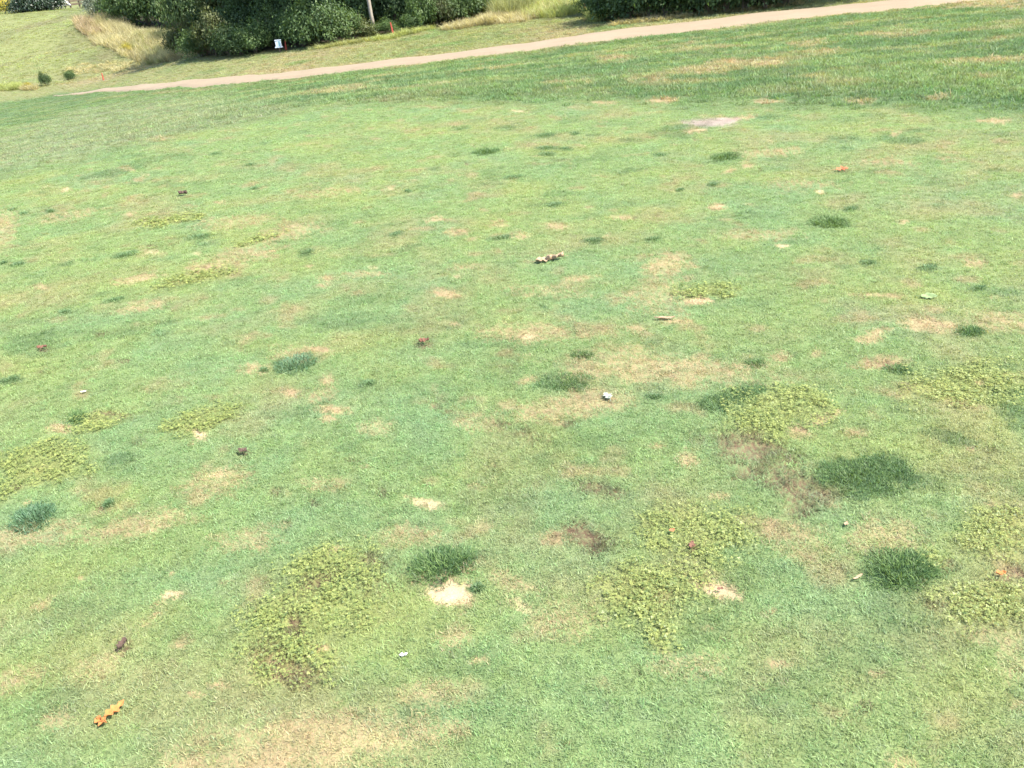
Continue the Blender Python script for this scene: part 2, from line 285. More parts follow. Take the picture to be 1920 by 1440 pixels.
def wear(x, y):
    """real colour of the turf, how much grass stands (dens) and its height factor"""
    N = len(x)
    r = np.hypot(x, y); th = np.arctan2(x, y)
    e = np.interp(th, edge_t, edge_r) + (fbm(x * 1.3, y * 1.3, 41, 3) - .5) * .8
    s = r - e
    col = np.tile(C_GREEN, (N, 1))
    n1 = fbm(x * 1.6, y * 1.6, 1); n2 = fbm(x * 2.3 + 9, y * 2.3, 8); n3 = fbm(x * 9, y * 9, 21, 3); n4 = fbm(x * 2.6, y * 2.6, 77, 4)
    col = lerp(col, C_LIME, (sstep(.35, .85, n1) * .62)[:, None])
    col = lerp(col, C_BLUE, (sstep(.4, .85, n2) * .7)[:, None])
    col = lerp(col, C_DRY, (sstep(.45, .85, n4) * .42)[:, None])
    n6 = fbm(x * 3.3 + 40, y * 5.5, 207, 4)          # coarser, darker grass species in small irregular drifts
    col = lerp(col, np.array([0.105, 0.175, 0.070]), (sstep(.60, .80, n6) * .55)[:, None])
    n7 = fbm(x * 6.0 - 8, y * 6.0, 311, 4)            # thin, straw-showing spots
    col = lerp(col, C_DRY, (sstep(.63, .80, n7) * .55)[:, None])
    col *= (0.89 + 0.22 * n3)[:, None]
    dens = np.ones(N); hgt = np.ones(N)
    # rough beyond the mown edge
    out = sstep(-0.7, 0.9, s)
    streak = fbm(x * 1.2, y * 1.2, 91, 4)
    rough = lerp(np.array([0.142, 0.205, 0.078]), np.array([0.225, 0.222, 0.108]), (sstep(.42, .75, streak) * np.interp(th, [R(-25), R(-5)], [.45, 1]))[:, None])
    rough = lerp(rough, np.array([0.088, 0.152, 0.062]), (sstep(.40, .62, fbm(x * .55, y * 1.5, 33)) * .85)[:, None])
    col = lerp(col, rough, out[:, None])
    hgt = lerp(hgt, 1.0, out)
    collar = sstep(R(-24), R(-3), th) * np.exp(-((s - .8) / .8) ** 2) * (0.55 + 0.45 * sstep(.3, .7, fbm(x * 1.5, y * 1.5, 61)))
    col = lerp(col, np.array([0.085, 0.150, 0.060]), (collar * .8)[:, None])
    pd = path_off(x, y)
    band = sstep(-5.5, -1.6, pd) * (pd < 0) * out
    col = lerp(col, np.array([0.098, 0.165, 0.055]), (band * .6 * sstep(.3, .6, fbm(x * .5, y * .5, 71)))[:, None])
    # meadow beyond the path and the mown hillside across the dip
    far = sstep(0.0, 0.9, pd)
    n5 = fbm(x * .35, y * .35, 51)
    mead = lerp(np.array([0.200, 0.222, 0.095]), np.array([0.250, 0.225, 0.120]), sstep(.45, .8, n5)[:, None])
    mead = lerp(mead, np.array([0.140, 0.195, 0.075]), sstep(.5, .8, fbm(x * .5, y * .5, 57))[:, None])
    col = lerp(col, mead, far[:, None])
    hill = sstep(-16, -20, x) * sstep(40, 47, y)
    mow = fbm((x * .9 + y * .42) * .22, (y - x * .4) * .05, 63, 3)
    hc = lerp(np.array([0.142, 0.180, 0.070]), np.array([0.205, 0.235, 0.092]), sstep(.35, .7, mow)[:, None])
    hc = lerp(hc, np.array([0.150, 0.135, 0.075]), (sstep(.45, .8, fbm(x * .28, y * .12, 163)) * .7)[:, None]) * (.82 + .36 * fbm(x * 1.7, y * 1.1, 164, 4))[:, None]
    col = lerp(col, hc, hill[:, None])
    pdw = np.interp(x, [-18, -7], [.15, 1.0]); dry_e = pdw * np.exp(-((np.abs(pd) - 1.45) / .3) ** 2) * sstep(.25, .7, fbm(x * .8, y * .8, 44))
    col = lerp(col, C_DRY, (dry_e * .55)[:, None])
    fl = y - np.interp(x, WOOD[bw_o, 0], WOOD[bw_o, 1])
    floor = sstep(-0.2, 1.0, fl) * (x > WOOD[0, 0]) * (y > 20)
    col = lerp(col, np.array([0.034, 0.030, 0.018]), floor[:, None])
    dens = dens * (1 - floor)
    for p in PALE:
        m = p.mask(x, y) * out
        col = lerp(col, np.array([0.195, 0.228, 0.122]), (m * (.6 + .5 * n1))[:, None])
    for p in P_BLUE: col = lerp(col, C_BLUE, (p.mask(x, y) * .8)[:, None])
    for p in P_LIME: col = lerp(col, C_LIME, p.mask(x, y)[:, None])
    clo = np.zeros(N)
    for c in P_CLO:
        for p in c: clo = np.maximum(clo, p.mask(x, y))
    col = lerp(col, C_CLO, (clo * .7)[:, None]); dens = dens * (1 - .30 * clo)
    dark = np.zeros(N)
    for p in P_DARK: dark = np.maximum(dark, p.mask(x, y) * (1 if np.hypot(*p.c) < 4.2 else .75))
    col = lerp(col, C_DARK, (dark * .92)[:, None]); hgt = hgt * (1 + .7 * dark)
    dry = np.zeros(N)
    for p in P_DRY: dry = np.maximum(dry, p.mask(x, y))
    rj = _h(np.floor(x * 300), np.floor(y * 300), 5)
    dry2 = np.clip(dry * .98 + (rj - .5) * 1.2 * (dry > .05) * (1 - dry * .6), 0, 1)
    col = lerp(col, C_DRY * (.85 + .4 * n3)[:, None], dry2[:, None]); dens = dens * (1 - .45 * dry); hgt = hgt * (1 - .3 * dry)
    soil = np.zeros(N)
    for p in P_SOIL: soil = np.maximum(soil, p.mask(x, y))
    soil = np.clip(soil + (_h(np.floor(x * 220), np.floor(y * 220), 15) - .55) * 1.2 * (soil > .06) * (1 - .45 * soil), 0, 1.3)
    col = lerp(col, C_SOIL * (.45 + 1.1 * n3)[:, None], np.clip(soil, 0, 1)[:, None]); dens = dens * (1 - np.clip(soil * 1.0, 0, .95))
    sand = np.zeros(N)
    for p in P_SAND: sand = np.maximum(sand, p.mask(x, y))
    col = lerp(col, C_SAND * (.62 + .6 * n3)[:, None], np.clip(sand, 0, 1)[:, None]); dens = dens * (1 - np.clip(sand * 1.0, 0, .97))
    g = GRAVEL.mask(x, y)
    col = lerp(col, np.array([0.20, 0.165, 0.145]) * (.5 + 1.0 * n3)[:, None], g[:, None]); dens = dens * (1 - g)
    dens = dens * sstep(-.25, .1, np.abs(pd) - np.interp(x, [-17.7, -15, -12, -7, 0, 10], [-.3, 0.25, 0.5, 0.9, 1.16, 1.22]))
    return np.clip(col, 0.01, 0.9), dens, hgt, s, pd, floor, np.clip(soil, 0, 1), np.clip(sand, 0, 1)

# ------------------------------------------------------------------ mesh and material builders
def mesh_np(name, V, tris=None, quads=None):
    me = bpy.data.meshes.new(name)
    V = np.asarray(V, np.float32)
    nt_ = 0 if tris is None else len(tris); nq = 0 if quads is None else len(quads)
    me.vertices.add(len(V)); me.vertices.foreach_set('co', V.ravel())
    if nt_ + nq:
        L = []; st = []; cur = 0
        if nt_:
            L.append(np.asarray(tris, np.int32).ravel()); st.append(np.arange(nt_) * 3); cur = nt_ * 3
        if nq:
            L.append(np.asarray(quads, np.int32).ravel()); st.append(cur + np.arange(nq) * 4)
        L = np.concatenate(L); st = np.concatenate(st).astype(np.int32)
        me.loops.add(len(L)); me.loops.foreach_set('vertex_index', L)
        me.polygons.add(len(st)); me.polygons.foreach_set('loop_start', st)
    me.update(calc_edges=True)
    me.validate()
    return me

def attr(me, name, typ, data, dom='POINT'):
    a = me.attributes.new(name, typ, dom)
    k = {'FLOAT_COLOR': 'color', 'FLOAT_VECTOR': 'vector', 'FLOAT': 'value', 'INT': 'value'}[typ]
    d = np.asarray(data, np.int32 if typ == 'INT' else np.float32)
    if typ == 'FLOAT_COLOR':
        d = np.concatenate([d, np.ones((len(d), 1), np.float32)], 1)
    a.data.foreach_set(k, d.ravel())

def obj(name, me, mat=None, parent=None, loc=None, rot=None, scale=None, label=None, cat=None, group=None, kind=None):
    o = bpy.data.objects.new(name, me)
    COL.objects.link(o)
    if mat is not None and me is not None and len(me.materials) == 0:
        me.materials.append(mat)
    if parent: o.parent = parent
    if loc is not None: o.location = [float(c) for c in loc]
    if rot is not None: o.rotation_euler = rot
    if scale is not None: o.scale = scale
    tag(o, label, cat, group, kind)
    return o

def tag(o, label=None, cat=None, group=None, kind=None):
    if label: o['label'] = label
    if cat: o['category'] = cat
    if group: o['group'] = group
    if kind: o['kind'] = kind

class G:
    """tiny node-tree writer"""
    def __init__(s, name):
        s.m = bpy.data.materials.new(name); s.m.use_nodes = True
        s.t = s.m.node_tree; s.t.nodes.clear()
        s.out = s.t.nodes.new('ShaderNodeOutputMaterial')
    def n(s, typ, ins=None, **kw):
        nd = s.t.nodes.new(typ)
        for k, v in kw.items(): setattr(nd, k, v)
        for k, v in (ins or {}).items():
            if isinstance(v, bpy.types.NodeSocket): s.t.links.new(v, nd.inputs[k])
            else: nd.inputs[k].default_value = v
        return nd
    def mixc(s, f, a, b, mode='MIX'):
        nd = s.n('ShaderNodeMix', data_type='RGBA', blend_type=mode)
        for i, v in ((0, f), (6, a), (7, b)):
            if isinstance(v, bpy.types.NodeSocket): s.t.links.new(v, nd.inputs[i])
            else: nd.inputs[i].default_value = v if i == 0 else (*v[:3], 1)
        return nd.outputs[2]
    def ramp(s, f, a, b):
        nd = s.n('ShaderNodeMapRange', {0: f, 1: 0.0, 2: 1.0, 3: a, 4: b})
        return nd.outputs[0]
    def end(s, sh):
        s.t.links.new(sh, s.out.inputs[0]); return s.m

def leafy(name, color_socket_fn, trans=0.35, gloss=0.06, rough=.5):
    g = G(name)
    c = color_socket_fn(g)
    d = g.n('ShaderNodeBsdfDiffuse', {'Color': c})
    tc = g.mixc(1.0, c, (1.25, 1.15, 0.6), 'MULTIPLY')
    t = g.n('ShaderNodeBsdfTranslucent', {'Color': tc})
    mx = g.n('ShaderNodeMixShader', {0: trans, 1: d.outputs[0], 2: t.outputs[0]})
    gl = g.n('ShaderNodeBsdfGlossy', {'Color': (1, 1, 1, 1), 'Roughness': rough})
    m2 = g.n('ShaderNodeMixShader', {0: gloss, 1: mx.outputs[0], 2: gl.outputs[0]})
    return g.end(m2.outputs[0])

def c_inst(g):
    a = g.n('ShaderNodeAttribute', attribute_name='icol', attribute_type='INSTANCER')
    b = g.n('ShaderNodeAttribute', attribute_name='tint', attribute_type='GEOMETRY')
    k = g.n('ShaderNodeMapRange', {0: b.outputs['Fac'], 1: 0.0, 2: 1.0, 3: 0.66, 4: 1.42})
    v = g.n('ShaderNodeVectorMath', {0: a.outputs['Color']}, operation='SCALE')
    g.t.links.new(k.outputs[0], v.inputs['Scale'])
    return v.outputs[0]
def c_tint(lo, hi, rnd=0.0):
    def f(g):
        b = g.n('ShaderNodeAttribute', attribute_name='tint', attribute_type='GEOMETRY')
        c = g.mixc(b.outputs['Fac'], lo, hi)
        if rnd:
            oi = g.n('ShaderNodeObjectInfo')
            k = g.n('ShaderNodeMapRange', {0: oi.outputs['Random'], 1: 0.0, 2: 1.0, 3: 1 - rnd, 4: 1 + rnd})
            v = g.n('ShaderNodeVectorMath', {0: c}, operation='SCALE')
            g.t.links.new(k.outputs[0], v.inputs['Scale'])
            c = v.outputs[0]
        return c
    return f
def rough_mat(name, a, b, scale=8.0, bump=.3, coord='Object', rough=.9):
    g = G(name)
    tc = g.n('ShaderNodeTexCoord')
    no = g.n('ShaderNodeTexNoise', {'Vector': tc.outputs[coord], 'Scale': scale, 'Detail': 6.0, 'Roughness': .65})
    c = g.mixc(no.outputs[0], a, b)
    bp = g.n('ShaderNodeBump', {'Height': no.outputs[0], 'Strength': bump, 'Distance': .02})
    p = g.n('ShaderNodeBsdfPrincipled', {'Base Color': c, 'Roughness': rough, 'Normal': bp.outputs[0]})
    return g.end(p.outputs[0])

M_grass = leafy('grass_blades', c_inst, .42, .015, .5)
M_clump = leafy('coarse_grass', c_tint((0.046, 0.096, 0.029), (0.142, 0.215, 0.068)), .34, .012, .5)
M_clump3 = leafy('short_coarse_grass', c_tint((0.075, 0.140, 0.058), (0.145, 0.225, 0.098)), .35, .015, .5)
M_clump2 = leafy('blue_coarse_grass', c_tint((0.045, 0.100, 0.050), (0.130, 0.220, 0.118)), .32, .012, .5)
M_clover = leafy('clover_leaf', c_tint((0.066, 0.110, 0.030), (0.280, 0.310, 0.085)), .3, .03, .5)
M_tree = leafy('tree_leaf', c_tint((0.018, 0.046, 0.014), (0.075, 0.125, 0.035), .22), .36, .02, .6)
M_shrub = leafy('shrub_leaf', c_tint((0.022, 0.056, 0.016), (0.105, 0.162, 0.044), .22), .38, .02, .6)
M_shrub_o = leafy('olive_shrub_leaf', c_tint((0.034, 0.055, 0.016), (0.125, 0.140, 0.046), .2), .36, .02, .6)
M_silver = leafy('silvery_leaf', c_tint((0.080, 0.105, 0.065), (0.210, 0.235, 0.150), .15), .3, .04, .5)
M_dkever = leafy('evergreen_leaf', c_tint((0.010, 0.026, 0.012), (0.038, 0.066, 0.026), .15), .12, .04, .4)
M_red = leafy('reddish_leaf', c_tint((0.090, 0.045, 0.022), (0.180, 0.120, 0.060), .15), .3, .03, .5)
M_weed = leafy('yellow_weed', c_tint((0.160, 0.190, 0.035), (0.500, 0.390, 0.030), .15), .3, .03, .5)
M_bark = rough_mat('bark', (0.055, 0.042, 0.030), (0.155, 0.125, 0.090), 9, .8)
M_bark_p = rough_mat('pale_bark', (0.150, 0.125, 0.095), (0.330, 0.285, 0.220), 7, .5)
M_wood = rough_mat('weathered_wood', (0.150, 0.130, 0.110), (0.300, 0.270, 0.235), 14, .4)
M_wood_b = rough_mat('brown_wood', (0.070, 0.048, 0.030), (0.165, 0.120, 0.080), 12, .4)
M_whitewood = rough_mat('white_wood', (0.55, 0.53, 0.50), (0.70, 0.69, 0.66), 12, .3)

# ground: wear colours from the map above, grain and relief from noise
g = G('turf_ground')
a = g.n('ShaderNodeAttribute', attribute_name='col', attribute_type='GEOMETRY')
ge = g.n('ShaderNodeNewGeometry')
n1 = g.n('ShaderNodeTexNoise', {'Vector': ge.outputs['Position'], 'Scale': 140.0, 'Detail': 4.0, 'Roughness': .7})
n2 = g.n('ShaderNodeTexNoise', {'Vector': ge.outputs['Position'], 'Scale': 14.0, 'Detail': 5.0, 'Roughness': .65})
k1 = g.ramp(n1.outputs[0], .45, 1.5); k2 = g.ramp(n2.outputs[0], .72, 1.28)
km = g.n('ShaderNodeMath', {0: k1, 1: k2}, operation='MULTIPLY')
v = g.n('ShaderNodeVectorMath', {0: a.outputs['Color']}, operation='SCALE')
g.t.links.new(km.outputs[0], v.inputs['Scale'])
b1 = g.n('ShaderNodeBump', {'Height': n2.outputs[0], 'Strength': .3, 'Distance': .03})
b2 = g.n('ShaderNodeBump', {'Height': n1.outputs[0], 'Strength': .5, 'Distance': .006, 'Normal': b1.outputs[0]})
p = g.n('ShaderNodeBsdfPrincipled', {'Base Color': v.outputs[0], 'Roughness': .95, 'Specular IOR Level': .15, 'Normal': b2.outputs[0]})
M_ground = g.end(p.outputs[0])

# ------------------------------------------------------------------ ground sheet
rad = [0.25]
while rad[-1] < 420:
    r_ = rad[-1]
    rad.append(r_ + min(max(.007, (r_ * r_ + EYE ** 2) / EYE / 835 * 1.9), max(.02 * r_, .12)))
rad = np.array(rad)
az = np.concatenate([np.arange(-180, -50, 4.0), np.arange(-50, 50, .15), np.arange(50, 180, 4.0)])
az = np.radians(az)
RR, AZ = np.meshgrid(rad, az, indexing='ij')
X = (RR * np.sin(AZ)).ravel(); Y = (RR * np.cos(AZ)).ravel()
wc, wd, wh, ws, wpd, wfl, wsoil, wsand = wear(X, Y)
Z = tz(X, Y) - wsoil * .012 - wsand * .004 - .004
nr, na = len(rad), len(az)
I = np.arange(nr * na).reshape(nr, na)
I2 = np.roll(I, -1, axis=1)
Q = np.stack([I[:-1].ravel(), I[1:].ravel(), I2[1:].ravel(), I2[:-1].ravel()], 1)[:, ::-1]
V = np.stack([X, Y, Z], 1)
cI = len(V)
V = np.vstack([V, [[0, 0, 0]]])
T = np.stack([np.full(na, cI), I[0], I2[0]], 1)[:, ::-1]
me = mesh_np('ground', V, T, Q)
# the soil line under the standing blades is a little duller than the blades themselves
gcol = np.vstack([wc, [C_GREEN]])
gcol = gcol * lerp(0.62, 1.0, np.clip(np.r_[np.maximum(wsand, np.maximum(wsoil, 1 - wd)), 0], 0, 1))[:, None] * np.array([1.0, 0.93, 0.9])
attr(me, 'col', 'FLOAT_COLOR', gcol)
for pl in (me.polygons,):
    pl.foreach_set('use_smooth', np.ones(len(pl), bool))
obj('ground', me, M_ground, kind='structure')

# ------------------------------------------------------------------ cart path
def path_mat():
    g = G('path_gravel')
    tc = g.n('ShaderNodeNewGeometry')
    n1 = g.n('ShaderNodeTexNoise', {'Vector': tc.outputs['Position'], 'Scale': 1.1, 'Detail': 6.0, 'Roughness': .7})
    n2 = g.n('ShaderNodeTexNoise', {'Vector': tc.outputs['Position'], 'Scale': 45.0, 'Detail': 3.0})
    c = g.mixc(n1.outputs[0], (0.140, 0.104, 0.062), (0.215, 0.164, 0.102))
    k = g.ramp(n2.outputs[0], .7, 1.3)
    v = g.n('ShaderNodeVectorMath', {0: c}, operation='SCALE'); g.t.links.new(k, v.inputs['Scale'])
    b = g.n('ShaderNodeBump', {'Height': n2.outputs[0], 'Strength': .4, 'Distance': .01})
    p = g.n('ShaderNodeBsdfPrincipled', {'Base Color': v.outputs[0], 'Roughness': .92, 'Normal': b.outputs[0]})
    return g.end(p.outputs[0])
tan = np.gradient(path_line, axis=0); tan /= np.hypot(tan[:, 0], tan[:, 1])[:, None]
nor = np.stack([-tan[:, 1], tan[:, 0]], 1)
ks = np.linspace(-1, 1, 9)
PV = []; PQ = []
arc = np.cumsum(np.r_[0, np.hypot(*np.diff(path_line, axis=0).T)])
half = np.interp(path_line[:, 0], [-17.7, -15, -12, -7, 0, 10], [0.08, 0.25, 0.5, 0.9, 1.16, 1.22])
hl = half + (fbm(arc * .9, arc * 0 + 3, 11, 3) - .5) * .28 + (vn(arc * 2.6, arc * 0, 3) - .5) * .16
hr = half + (fbm(arc * .9, arc * 0 + 9, 13, 3) - .5) * .28 + (vn(arc * 2.6, arc * 0, 5) - .5) * .16
for i, p_ in enumerate(path_line):
    for k in ks:
        q = p_ + nor[i] * k * (hl[i] if k > 0 else hr[i])
        PV.append((q[0], q[1], k))
PV = np.array(PV)
kk = PV[:, 2].copy()
PV[:, 2] = tz(PV[:, 0], PV[:, 1]) + np.where(np.abs(kk) > .99, -.03, np.repeat(np.clip(half / .7, .1, 1), 9) * (.045 + .02 * (1 - kk ** 2)))
for i in range(len(path_line) - 1):
    for j in range(8):
        a_ = i * 9 + j
        PQ.append((a_, a_ + 9, a_ + 10, a_ + 1))
me = mesh_np('cart_path', PV, None, np.array(PQ)[:, ::-1])
me.polygons.foreach_set('use_smooth', np.ones(len(me.polygons), bool))
obj('cart_path', me, path_mat(), kind='structure')

# ------------------------------------------------------------------ blades
def blades(pos, length, width, lean, azm, segs=2, curve=.6, tint=None):
    """blade strips -> verts, tris, quads, tint;  pos (n,3)"""
    n = len(pos)
    dirx = np.stack([np.cos(azm), np.sin(azm), 0 * azm], 1)
    sd_ = np.stack([-np.sin(azm), np.cos(azm), 0 * azm], 1)
    tw = rng.uniform(-.9, .9, n)
    sd_ = sd_ * np.cos(tw)[:, None] + dirx * np.sin(tw)[:, None]
    Vs = []; p = pos.copy(); ang = lean.copy()
    for k in range(segs + 1):
        wd_ = width * (1 - k / segs) ** .6 * (.85 if k == 0 else 1)
        if k < segs:
            Vs += [p - sd_ * (wd_ / 2)[:, None], p + sd_ * (wd_ / 2)[:, None]]
            st = length / segs
            p = p + (dirx * np.sin(ang)[:, None] + np.array([0, 0, 1.]) * np.cos(ang)[:, None]) * st[:, None]
            ang = ang + curve * rng.uniform(.3, 1, n)
        else:
            Vs.append(p)
    m = len(Vs)
    V = np.stack(Vs, 1).reshape(-1, 3)
    b = np.arange(n) * m
    Q = np.concatenate([np.stack([b + 2 * k, b + 2 * k + 1, b + 2 * k + 3, b + 2 * k + 2], 1) for k in range(segs - 1)]) if segs > 1 else None
    k = segs - 1
    T = np.stack([b + 2 * k, b + 2 * k + 1, b + 2 * k + 2], 1)
    t = rng.uniform(0, 1, n) if tint is None else tint
    return V, T, Q, np.repeat(t, m)

def tuft_protos(spec):
    """spec: list of dicts -> list of (V,T,Q,tint)"""
    out = []
    for s in spec:
        n = s['n']
        rr = s['r'] * np.sqrt(rng.uniform(0, 1, n)); aa = rng.uniform(0, 2 * math.pi, n)
        pos = np.stack([rr * np.cos(aa), rr * np.sin(aa), np.full(n, -.002)], 1)
        L = rng.uniform(*s['L'], n); W = rng.uniform(*s['W'], n)
        ln = np.abs(rng.normal(s.get('lean', .35), .3, n)); az_ = rng.uniform(0, 2 * math.pi, n)
        out.append(blades(pos, L, W, ln, az_, 2, s.get('curve', .6)))
    return out

_ng = {}
def inst_group(nproto):
    if nproto in _ng: return _ng[nproto]
    ng = bpy.data.node_groups.new('scatter_tufts', 'GeometryNodeTree')
    ng.interface.new_socket('Geometry', in_out='INPUT', socket_type='NodeSocketGeometry')
    ng.interface.new_socket('Geometry', in_out='OUTPUT', socket_type='NodeSocketGeometry')
    N = ng.nodes; L = ng.links
    gi = N.new('NodeGroupInput'); go = N.new('NodeGroupOutput')
    def named(nm, t):
        x = N.new('GeometryNodeInputNamedAttribute'); x.data_type = t; x.inputs[0].default_value = nm; return x.outputs[0]
    pr = named('proto', 'INT')
    def sep(k):
        c = N.new('FunctionNodeCompare'); c.data_type = 'INT'; c.operation = 'EQUAL'
        L.new(pr, c.inputs[2]); c.inputs[3].default_value = k
        s = N.new('GeometryNodeSeparateGeometry'); s.domain = 'POINT'
        L.new(gi.outputs[0], s.inputs[0]); L.new(c.outputs[0], s.inputs[1])
        return s.outputs[0]
    pts = sep(0)
    g2i = N.new('GeometryNodeGeometryToInstance')
    for k in range(nproto, 0, -1):
        L.new(sep(k), g2i.inputs[0])
    iop = N.new('GeometryNodeInstanceOnPoints')
    L.new(pts, iop.inputs['Points']); L.new(g2i.outputs[0], iop.inputs['Instance'])
    iop.inputs['Pick Instance'].default_value = True
    L.new(named('pick', 'INT'), iop.inputs['Instance Index'])
    L.new(named('rot', 'FLOAT_VECTOR'), iop.inputs['Rotation'])
    L.new(named('scl', 'FLOAT_VECTOR'), iop.inputs['Scale'])
    L.new(iop.outputs[0], go.inputs[0])
    _ng[nproto] = ng
    return ng

def scatter(name, x, y, z, colr, scl, protos, mat, kind='stuff', label=None, cat=None):
    Vs = [np.stack([x, y, z], 1)]; Ts = []; Qs = []; pr = [np.zeros(len(x))]; ti = [np.zeros(len(x))]
    off = len(x)
    for k, (v_, t_, q_, tn) in enumerate(protos):
        Vs.append(v_); Ts.append(t_ + off); Qs.append(q_ + off); pr.append(np.full(len(v_), k + 1)); ti.append(tn); off += len(v_)
    me = mesh_np(name, np.vstack(Vs), np.vstack(Ts), np.vstack(Qs))
    pad = off - len(x)
    attr(me, 'proto', 'INT', np.concatenate(pr)); attr(me, 'tint', 'FLOAT', np.concatenate(ti))
    attr(me, 'icol', 'FLOAT_COLOR', np.vstack([colr, np.zeros((pad, 3))]))
    attr(me, 'pick', 'INT', np.concatenate([rng.integers(0, len(protos), len(x)), np.zeros(pad)]))
    rot = np.zeros((off, 3)); rot[:len(x), 2] = rng.uniform(0, 2 * math.pi, len(x)); rot[:len(x), :2] = rng.normal(0, .12, (len(x), 2))
    attr(me, 'rot', 'FLOAT_VECTOR', rot)
    s = np.ones((off, 3)); s[:len(x)] = scl
    attr(me, 'scl', 'FLOAT_VECTOR', s)
    o = obj(name, me, mat, kind=kind, label=label, cat=cat)
    md = o.modifiers.new('scatter', 'NODES'); md.node_group = inst_group(len(protos))
    return o

# short mown turf
def polar_pts(ra, rb, dens, half_deg):
    rs = np.linspace(ra, rb, 400)
    pdf = dens(rs) * rs
    tot = np.trapezoid(pdf, rs) * 2 * R(half_deg) if hasattr(np, 'trapezoid') else np.trapz(pdf, rs) * 2 * R(half_deg)
    c = np.cumsum(pdf); c = (c - c[0]) / (c[-1] - c[0])
    m = int(tot)
    q = np.arange(m); r_ = np.interp((q * 0.7548776662466927 + .31) % 1.0, c, rs); a_ = ((q * 0.5698402909980532 + .17) % 1.0 * 2 - 1) * R(half_deg)
    a_ = a_ + rng.normal(0, .006, m) / r_; r_ = r_ + rng.normal(0, .006, m) * np.maximum(1, r_ / 3)
    return r_ * np.sin(a_), r_ * np.cos(a_)
x, y = polar_pts(.75, 13.5, lambda r: 2700 * np.minimum(1, (2.6 / r)) ** 1.45, 57)
c_, d_, h_, s_, pd_, fl_, so_, sa_ = wear(x, y)
keep = (rng.uniform(0, 1, len(x)) > sstep(.1, 1.3, s_)) & (rng.uniform(0, 1, len(x)) < d_)
x, y, c_, h_ = x[keep], y[keep], c_[keep], h_[keep]
r_ = np.hypot(x, y)
c_ = c_ * rng.uniform(.86, 1.16, (len(x), 1)) * (1 + rng.normal(0, .045, (len(x), 3)))
base = np.interp(r_, [0, 3, 8, 14], [.95, 1.1, 1.7, 2.3]) * rng.uniform(.8, 1.2, len(x))
sc = np.stack([base, base, base * h_ * np.interp(r_, [0, 3, 8, 14], [.85, .8, .6, .5])], 1)
spec = [dict(n=40, r=.025, L=(.008, .018), W=(.0013, .0023), lean=.8, curve=.5) for _ in range(6)]
scatter('turf_grass', x, y, tz(x, y) - .004, np.clip(c_, .01, .9), sc, tuft_protos(spec), M_grass, label='short mown green turf grass with dry and lime flecks', cat='grass')
print('turf tufts', len(x))

# rough grass between the mown edge and the woodland
x, y = polar_pts(8, 46, lambda r: 170 * np.minimum(1, 11 / r) ** 1.55, 48)
c_, d_, h_, s_, pd_, fl_, so_, sa_ = wear(x, y)
hillm = (x < -15) & (y > 42)
keep = (rng.uniform(0, 1, len(x)) < sstep(-.4, 1.4, s_)) & (rng.uniform(0, 1, len(x)) < d_) & ~hillm
x, y, c_, h_, pd_ = x[keep], y[keep], c_[keep], h_[keep], pd_[keep]
r_ = np.hypot(x, y)
c_ = c_ * rng.uniform(.75, 1.25, (len(x), 1)) * (1 + rng.normal(0, .06, (len(x), 3)))
base = np.interp(r_, [8, 20, 45], [.9, 1.4, 2.2]) * rng.uniform(.6, 1.35, len(x)) * np.interp(np.arctan2(x, y), [R(-25), R(-6)], [.6, 1])
sc = np.stack([base, base, base * np.interp(r_, [8, 20, 45], [.85, .6, .4])], 1)
spec = [dict(n=44, r=.06, L=(.03, .075), W=(.004, .008), lean=.55, curve=.7) for _ in range(5)]
scatter('rough_grass', x, y, tz(x, y) - .006, np.clip(c_, .01, .9), sc, tuft_protos(spec), M_grass, label='longer rough grass, dark green with straw, between mown turf and trees', cat='grass')
print('rough tufts', len(x))

x, y = polar_pts(40, 98, lambda r: 7 * (40 / r) ** .5 + 0 * r, 34)
c_, d_, h_, s_, pd_, fl_, so_, sa_ = wear(x, y)
keep = (x < -14) & (y > 40) & (rng.uniform(0, 1, len(x)) < d_)
x, y, c_ = x[keep], y[keep], c_[keep]
c_ = c_ * rng.uniform(.8, 1.25, (len(x), 1)) * (1 + rng.normal(0, .05, (len(x), 3)))
base = rng.uniform(2.2, 4.2, len(x))
scatter('hillside_grass', x, y, tz(x, y) - .01, np.clip(c_, .01, .9), np.stack([base, base, base * .3], 1), tuft_protos(spec), M_grass, label='pale mown grass covering the far hillside', cat='grass')

